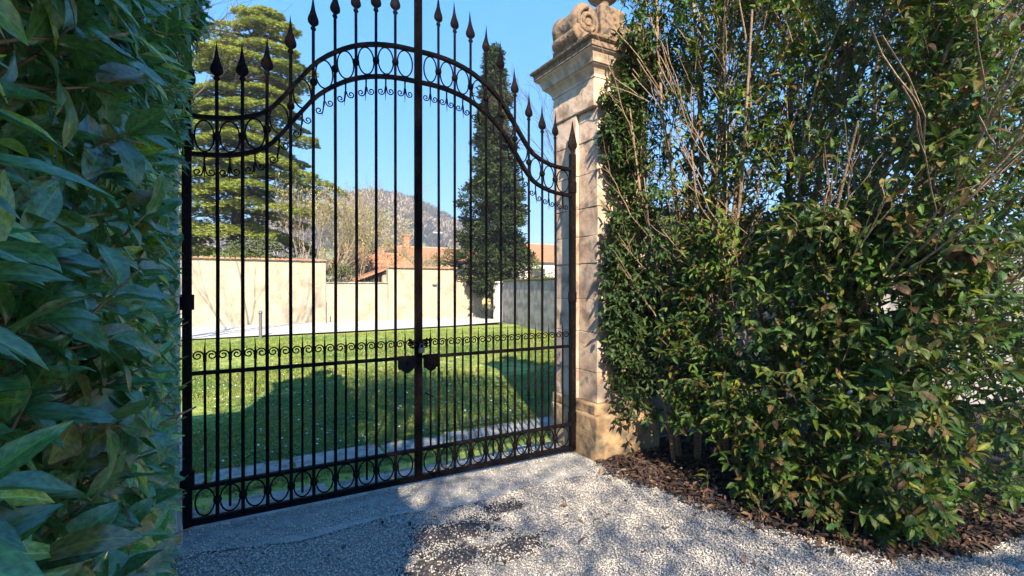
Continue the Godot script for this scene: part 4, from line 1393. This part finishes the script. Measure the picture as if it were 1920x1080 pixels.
func build_far() -> void:
	# the cream boundary wall across the road, in steps
	var o := thing("boundary_wall", "sunlit cream plaster wall with clay tile coping across the road, stepped in height", "wall", Vector3(4, 0, -19.0))
	wall_run(o, -14.0, -0.02, 2.66)
	wall_run(o, 2.72, 6.10, 2.44)
	var b := MB.new()
	b.box(Vector3(0.0, -0.06, -0.33), Vector3(2.70, 1.74, -0.01), 0.01)
	part("wall", b.mesh(), M.plaster, o)
	b = MB.new()
	b.box(Vector3(0.0, 1.742, -0.38), Vector3(2.70, 1.80, 0.05), 0.01)
	part("coping", b.mesh(), M.grey_wall, o)
	b = MB.new()
	b.box(Vector3(6.12, -0.06, -0.33), Vector3(7.55, 1.86, -0.01), 0.01)
	part("wall", b.mesh(), M.plaster, o)
	b = MB.new()
	b.box(Vector3(6.12, 1.862, -0.38), Vector3(7.55, 1.92, 0.05), 0.01)
	part("coping", b.mesh(), M.tile_b, o)
	# white gate post at the end of the wall
	var gp := thing("gate_post", "white square gate post between the cream wall and the grey wall", "post", Vector3(11.55, 0, -17.0))
	b = MB.new()
	b.box(Vector3(-0.28, -0.06, -0.28), Vector3(0.28, 1.75, 0.28), 0.02)
	part("shaft", b.mesh(), M.white, gp)
	b = MB.new()
	b.box(Vector3(-0.33, 1.752, -0.33), Vector3(0.33, 1.84, 0.33), 0.02)
	part("cap", b.mesh(), M.white, gp)
	# grey wall of the lawn
	var gw := thing("lawn_wall", "weathered grey wall with mossy top at the side of the lawn", "wall", Vector3(11.5, 0, -16.4))
	gw.rotation.y = -0.26
	b = MB.new()
	b.box(Vector3(-0.15, -0.06, 0.0), Vector3(0.15, 1.82, 13.5), 0.01)
	part("wall", b.mesh(), M.grey_wall, gw)
	b = MB.new()
	b.box(Vector3(-0.2, 1.822, 0.0), Vector3(0.2, 1.90, 13.5), 0.03)
	part("moss", b.mesh(), M.moss, gw)
	# posts along the road
	for e in [[Vector3(1.14, 0.0, -13.45), 0.85, "short dark bollard at the lawn edge before the cream wall", 0.05], [Vector3(3.87, 0.0, -18.2), 0.95, "thin grey marker post at the foot of the cream wall", 0.025]]:
		var p := thing("bollard", e[2], "bollard", e[0])
		b = MB.new()
		b.tube([Vector3(0, -0.05, 0), Vector3(0, e[1] - 0.08, 0)], [e[3], e[3]], 10)
		part("shaft", b.mesh(), M.bollard, p)
		b = MB.new()
		b.lathe(Vector3(0, e[1] - 0.08, 0), [Vector2(0, 0), Vector2(e[3] * 1.3, 0), Vector2(e[3] * 1.3, 0.02), Vector2(e[3] * 0.9, 0.03), Vector2(e[3] * 1.1, 0.06), Vector2(0, 0.09)], 10)
		part("cap", b.mesh(), M.bollard, p)
	var lp := thing("utility_pole", "slim grey utility pole at the road edge before the cream wall", "pole", Vector3(8.1, 0, -16.2))
	b = MB.new()
	b.tube([Vector3(0, -0.05, 0), Vector3(0, 3.85, 0)], [0.045, 0.035], 8)
	part("shaft", b.mesh(), M.pole, lp)
	b = MB.new()
	b.box(Vector3(-0.28, 3.84, -0.05), Vector3(0.16, 3.92, 0.05), 0.02)
	part("head", b.mesh(), M.pole, lp)
	b = MB.new()
	b.box(Vector3(-0.07, 1.5, -0.09), Vector3(0.07, 1.75, 0.09), 0.01)
	part("box", b.mesh(), M.pole, lp)
	# open-sided shed behind the low stretch of wall
	var sh := thing("shed", "small shed with sloping clay roof and vertical slats behind the low wall", "shed", Vector3(6.6, 0, -21.2))
	b = MB.new()
	b.box(Vector3(0.45, -0.1, -1.2), Vector3(0.75, 2.42, 0.0), 0.01)
	part("wall", b.mesh(), M.plaster, sh)
	b = MB.new()
	b.poly([Vector3(-1.4, 1.75, 0.25), Vector3(0.85, 2.62, 0.25), Vector3(0.85, 2.62, -1.5), Vector3(-1.4, 1.75, -1.5)], Vector3(0, -9, 0))
	b.poly([Vector3(-1.4, 1.67, 0.25), Vector3(0.85, 2.54, 0.25), Vector3(0.85, 2.54, -1.5), Vector3(-1.4, 1.67, -1.5)], Vector3(0, 9, 0))
	b.poly([Vector3(-1.4, 1.67, 0.25), Vector3(0.85, 2.54, 0.25), Vector3(0.85, 2.62, 0.25), Vector3(-1.4, 1.75, 0.25)], Vector3(0, 2, -1))
	b.poly([Vector3(0.85, 2.54, 0.25), Vector3(0.85, 2.54, -1.5), Vector3(0.85, 2.62, -1.5), Vector3(0.85, 2.62, 0.25)], Vector3(0, 2, -1))
	part("roof", b.mesh(), M.tile, sh)
	for k in 14:
		var x := -1.25 + k * 0.125
		b = MB.new()
		b.box(Vector3(x, 0.0, -0.03), Vector3(x + 0.035, 1.72 + (x + 1.4) * 0.386 - 0.06, 0.0))
		part("slat", b.mesh(), M.timber, sh)
	b = MB.new()
	b.box(Vector3(-1.3, -0.1, -1.4), Vector3(0.44, 1.75, -1.3))
	part("back_wall", b.mesh(), M.timber, sh)
	# houses
	var h1 := gable_house("yellow_house", "yellow house with low clay tile roof behind the cream wall", Vector3(19.0, 0, -42.0), Vector3(10.5, 4.0, 8.0), 1.15, M.yellow, 0.05, [[-3.4, 2.6, 0.9, 1.4], [-0.6, 2.6, 0.9, 1.4], [2.4, 2.6, 0.9, 1.4]])
	chimney(h1, -4.6, 1.2, 4.0, 6.2, 0.26)
	gable_house("pale_house", "pale house with broad clay roof beyond the grey wall", Vector3(34.0, 0, -46.0), Vector3(13.0, 4.4, 9.0), 2.0, M.house_white, -0.1, [[-4, 2.2, 0.9, 1.3], [0, 2.2, 0.9, 1.3]])
	gable_house("farm_house", "distant low house with orange roof among bare bushes", Vector3(17.0, 0, -58.0), Vector3(9.0, 4.6, 7.0), 1.7, M.house_white, 0.2, [[-2, 2.2, 0.9, 1.3]])
	var gh := gable_house("outhouse", "small outhouse with orange roof behind the shed", Vector3(8.2, 0, -27.5), Vector3(3.4, 2.6, 3.0), 0.9, M.plaster, 0.3, [])
	gh.set_meta("category", "outhouse")
	build_hill()

func hill_height(x: float, z: float, nz: FastNoiseLite) -> float:
	# main summit, a shoulder descending to the right and a broad ridge to the left
	var h := 0.0
	h += 42.0 * exp(-(pow((x - 96.0) / 54.0, 2.0) + pow((z + 350.0) / 85.0, 2.0)))
	h += 34.0 * exp(-(pow((x - 165.0) / 70.0, 2.0) + pow((z + 360.0) / 90.0, 2.0)))
	h += 40.0 * exp(-(pow((x - 20.0) / 70.0, 2.0) + pow((z + 380.0) / 90.0, 2.0)))
	h += 26.0 * exp(-(pow((x - 260.0) / 90.0, 2.0) + pow((z + 420.0) / 90.0, 2.0)))
	h += 6.0 * nz.get_noise_2d(x, z) * smoothstep(5.0, 30.0, h)
	return h - 1.5

func build_hill() -> void:
	var nz := noise_of(801, 0.018, 4)
	var b := MB.new()
	var nx := 60
	var n2 := 30
	for iz in n2 + 1:
		for ix in nx + 1:
			var x := lerpf(-160, 420, float(ix) / nx)
			var z := lerpf(-190, -470, float(iz) / n2)
			var e := 3.0
			var nn := Vector3(hill_height(x - e, z, nz) - hill_height(x + e, z, nz), 2 * e, hill_height(x, z - e, nz) - hill_height(x, z + e, nz)).normalized()
			b.vert(Vector3(x, hill_height(x, z, nz), z), nn)
	for iz in n2:
		for ix in nx:
			var a := iz * (nx + 1) + ix
			b.quad(a, a + 1, a + nx + 2, a + nx + 1)
	struct("hill", b.mesh(), M.field)
	# bare woodland: crowns of fine twigs, a few evergreens on the top
	var tb := MB.new()
	var r2 := noise_of(5, 1.0, 2)
	for k in 70:
		var d := rvec()
		d.y = absf(d.y) * 1.2 - 0.15
		var base := Vector3(0, 0.1, 0)
		var tip := Vector3(d.x, d.y + 0.4, d.z) * rnd(0.6, 1.0)
		var sd := d.cross(rvec()).normalized() * 0.09
		var nn := (d + Vector3(0, 0.4, 0)).normalized()
		var i0 := tb.vert(base.lerp(tip, 0.3) - sd, nn); var i1 := tb.vert(base.lerp(tip, 0.3) + sd, nn); var i2 := tb.vert(tip + sd * 0.8, nn); var i3 := tb.vert(tip - sd * 0.8, nn)
		tb.quad(i0, i1, i2, i3)
	var xs := []
	var cs := []
	for k in 14000:
		var x := rnd(-60, 330)
		var z := rnd(-215, -400)
		var h := hill_height(x, z, nz)
		if h < 6.0: continue
		if x < 100 and h < 26 and nz.get_noise_2d(x * 2.0, z * 2.0) > -0.05: continue
		var s := rnd(2.2, 4.0)
		xs.append(Transform3D(Basis(Vector3.UP, rnd(0, TAU)) * Basis.from_scale(Vector3(s, s * rnd(0.9, 1.3), s)), Vector3(x, h, z)))
		var c := Color(0.23, 0.18, 0.125).lerp(Color(0.37, 0.30, 0.21), rng.randf())
		if nz.get_noise_2d(x * 1.5 + 300, z * 1.5) > 0.28 or (absf(x - 99.0) < 7.0 and absf(z + 348) < 9.0): c = Color(0.04, 0.055, 0.025)
		cs.append(c)
	var wd := scatter("woodland", tb.mesh(), M.wood_far, xs, cs, self)
	wd.set_meta("label", "bare winter woodland covering the far hill")
	wd.set_meta("category", "woodland")

func build_trees() -> void:
	build_cedar(Vector3(0.6, 0, -25.5))
	clump_tree("magnolia_tree", "tall narrow dark evergreen tree with glossy leaves beside the white gate post", Vector3(11.7, 0, -17.9), [[1.3, 0.6], [2.0, 1.3], [3.2, 1.7], [4.6, 1.7], [6.2, 1.40], [7.6, 0.90], [9.0, 0.68], [10.4, 0.55], [11.8, 0.34], [13.2, 0.06]], 700, 74, 0.36, 0.23, Color(0.012, 0.024, 0.008), Color(0.045, 0.072, 0.018), M.glossy_leaf, Vector3(-0.1, 0, 0), "", 0.55)
	var tan_c := Color(0.30, 0.28, 0.09)
	bare_tree("bare_shrub", "pale leafless many-stemmed shrub with fine twigs beside the cedar", Vector3(3.9, 0, -22.0), 5, 2.3, 0.07, 5, 0.55, 0.18, Vector3(0.05, 0, 0), M.bark_pale, "", 0.5, tan_c)
	bare_tree("bare_shrub", "pale leafless shrub with yellowish twigs behind the step of the cream wall", Vector3(5.6, 0, -23.0), 5, 2.0, 0.06, 5, 0.55, 0.2, Vector3(0.1, 0, 0), M.bark_pale, "", 0.7, tan_c)
	bare_tree("bare_tree", "slender leafless tree with thin twigs in front of the hill", Vector3(6.6, 0, -27.0), 1, 3.0, 0.09, 5, 0.5, 0.15, Vector3(0.1, 0, 0), M.bark_pale)
	bare_tree("bare_tree", "tall leafless tree with dark twigs rising behind the scroll-topped pillar", Vector3(10.6, 0, -4.2), 1, 4.4, 0.17, 6, 0.5, 0.14, Vector3(-0.05, 0, 0), M.bark_dark)
	bare_tree("bare_tree", "leafless tree with thin twigs beyond the mossy grey wall", Vector3(11.5, 0, -11.5), 1, 3.3, 0.17, 6, 0.5, 0.14, Vector3(0.0, 0, 0), M.bark_dark)
	bare_tree("bare_tree", "leafless tree on the lawn hidden behind the clipped laurel hedge", Vector3(-2.9, 0, -10.4), 1, 3.6, 0.20, 5, 0.42, 0.18, Vector3(-0.06, 0, 0), M.bark_dark)
	bare_tree("bare_tree", "leaning leafless tree near the road, hidden behind the clipped laurel hedge", Vector3(-2.3, 0, -12.9), 1, 2.9, 0.17, 5, 0.42, 0.18, Vector3(0.02, 0, 0.05), M.bark_dark)
	for e in [[Vector3(9.6, 0, -29.0), "tan leafless bush behind the cream wall below the hill"], [Vector3(12.5, 0, -33.0), "straw-coloured leafless bush beside the yellow house"], [Vector3(14.2, 0, -35.0), "taller straw-coloured bush at the yellow house corner"]]:
		bare_tree("bare_bush", e[1], e[0], 7, 1.5, 0.05, 4, 0.5, 0.25, Vector3.ZERO, M.bark_pale, "", 0.8, Color(0.32, 0.25, 0.13))
	var greens := [
		["green_bush", "rounded green bush behind the low stretch of cream wall", Vector3(5.0, 0, -20.9), [[0.4, 0.9], [1.2, 1.2], [2.0, 0.9], [2.5, 0.3]], 60, 60, 0.3, 0.11, Color(0.07, 0.10, 0.02), Color(0.13, 0.15, 0.035)],
		["green_bush", "small spiky dark shrub beside the shed roof", Vector3(7.0, 0, -24.0), [[1.0, 0.4], [2.4, 0.8], [3.2, 0.8], [4.0, 0.3]], 26, 40, 0.3, 0.2, Color(0.03, 0.045, 0.02), Color(0.06, 0.08, 0.03)],
		["green_bush", "climbing green bush on the wall top before the yellow house", Vector3(11.6, 0, -22.5), [[1.2, 1.0], [2.2, 1.6], [3.2, 1.4], [3.7, 0.5]], 80, 50, 0.32, 0.13, Color(0.05, 0.075, 0.02), Color(0.12, 0.14, 0.03)],
		["green_bush", "bright green bush over the grey wall", Vector3(14.2, 0, -18.5), [[1.0, 0.8], [2.0, 1.3], [2.7, 1.0], [3.1, 0.3]], 60, 50, 0.32, 0.13, Color(0.08, 0.12, 0.025), Color(0.15, 0.18, 0.04)],
		["dark_shrub", "little dark shrub at the foot of the white gate post", Vector3(11.05, 0, -17.5), [[0.2, 0.3], [0.6, 0.4], [1.1, 0.25], [1.3, 0.1]], 14, 40, 0.2, 0.12, Color(0.02, 0.03, 0.015), Color(0.04, 0.05, 0.02)],
		["green_bush", "broad green bush under the cedar behind the cream wall", Vector3(1.5, 0, -21.5), [[0.8, 1.6], [2.0, 2.2], [3.0, 1.8], [3.7, 0.5]], 120, 60, 0.35, 0.12, Color(0.05, 0.085, 0.02), Color(0.11, 0.14, 0.03)]]
	for e in greens:
		var t := clump_tree(e[0], e[1], e[2], e[3], e[4], e[5], e[6], e[7], e[8], e[9], M.far_leaf)
		t.set_meta("category", "bush")
	# unseen trees, added behind the viewer to shade the drive and near lawn
	var shade := [
		[Vector3(2.4, 0, 10.2), 11.0, 2.7, "fine-leaved evergreen oak added unseen behind the viewer as a shade canopy, right hand one", 88], [Vector3(-2.6, 0, 10.2), 11.8, 3.2, "fine-leaved evergreen oak added unseen behind the viewer as a shade canopy, left hand one", 160]]
	for e in shade:
		var hh: float = e[1]
		var r: float = e[2]
		clump_tree("added_shade_oak", e[3], e[0], [[2.6, r * 0.6], [3.6, r], [hh * 0.6, r], [hh * 0.85, r * 0.8], [hh, 0.6]], 240, e[4], 1.05, 0.09, Color(0.06, 0.09, 0.03), Color(0.11, 0.15, 0.045), M.far_leaf, Vector3.ZERO, "added shade oaks behind the viewer")

# ------------------------------------------------------------------ 
func _ready() -> void:
	rng.seed = 20240
	var cam := Camera3D.new()
	cam.name = "camera"
	cam.position = EYE
	cam.rotation = Vector3(deg_to_rad(-0.18), -atan2(0.49638, 0.86810), 0)
	cam.fov = 59.75
	cam.near = 0.05
	cam.far = 2000.0
	cam.current = true
	add_child(cam)
	var env := Environment.new()
	env.background_mode = Environment.BG_SKY
	var sm := ProceduralSkyMaterial.new()
	sm.sky_top_color = lin(0.015, 0.084, 0.23)
	sm.sky_horizon_color = lin(0.062, 0.170, 0.26)
	sm.sky_curve = 0.19
	sm.ground_bottom_color = Color(0.30, 0.29, 0.25)
	sm.ground_horizon_color = Color(0.60, 0.68, 0.72)
	sm.sun_angle_max = 4.0
	var sky := Sky.new()
	sky.sky_material = sm
	env.sky = sky
	env.background_energy_multiplier = 1.0
	env.tonemap_mode = Environment.TONE_MAPPER_LINEAR
	env.tonemap_exposure = 6.0
	env.sdfgi_enabled = true; env.ssao_enabled = true; env.ssil_enabled = true
	env.fog_enabled = true
	env.fog_density = 0.0009
	env.fog_light_color = Color(0.86, 0.89, 0.95)
	var we := WorldEnvironment.new()
	we.environment = env
	we.name = "environment"
	add_child(we)
	var sun := DirectionalLight3D.new()
	sun.name = "sun"
	sun.light_energy = 0.88
	sun.light_color = Color(1.0, 0.93, 0.82)
	sun.light_angular_distance = 0.5
	sun.shadow_enabled = true
	add_child(sun)
	sun.look_at_from_position(Vector3(-0.28, 0.60, 0.75) * 20.0, Vector3.ZERO)
	make_materials()
	make_leaves()
	build_ground()
	build_far()
	build_trees()
	build_pillar("warm sandstone gate pillar with moulded cornice and weathered scroll top, shrubs growing over it", Vector3(3.15, 0, 0), 1.0, M.stone, M.stone_base, M.stone_old)
	build_pillar("pale stone gate pillar mostly buried in the clipped laurel hedge", Vector3(-0.085, 0, 0), -1.0, M.stone_pale, M.stone_pale, M.stone_old)
	build_gate()
	build_left_hedge()
	build_right_shrubs()
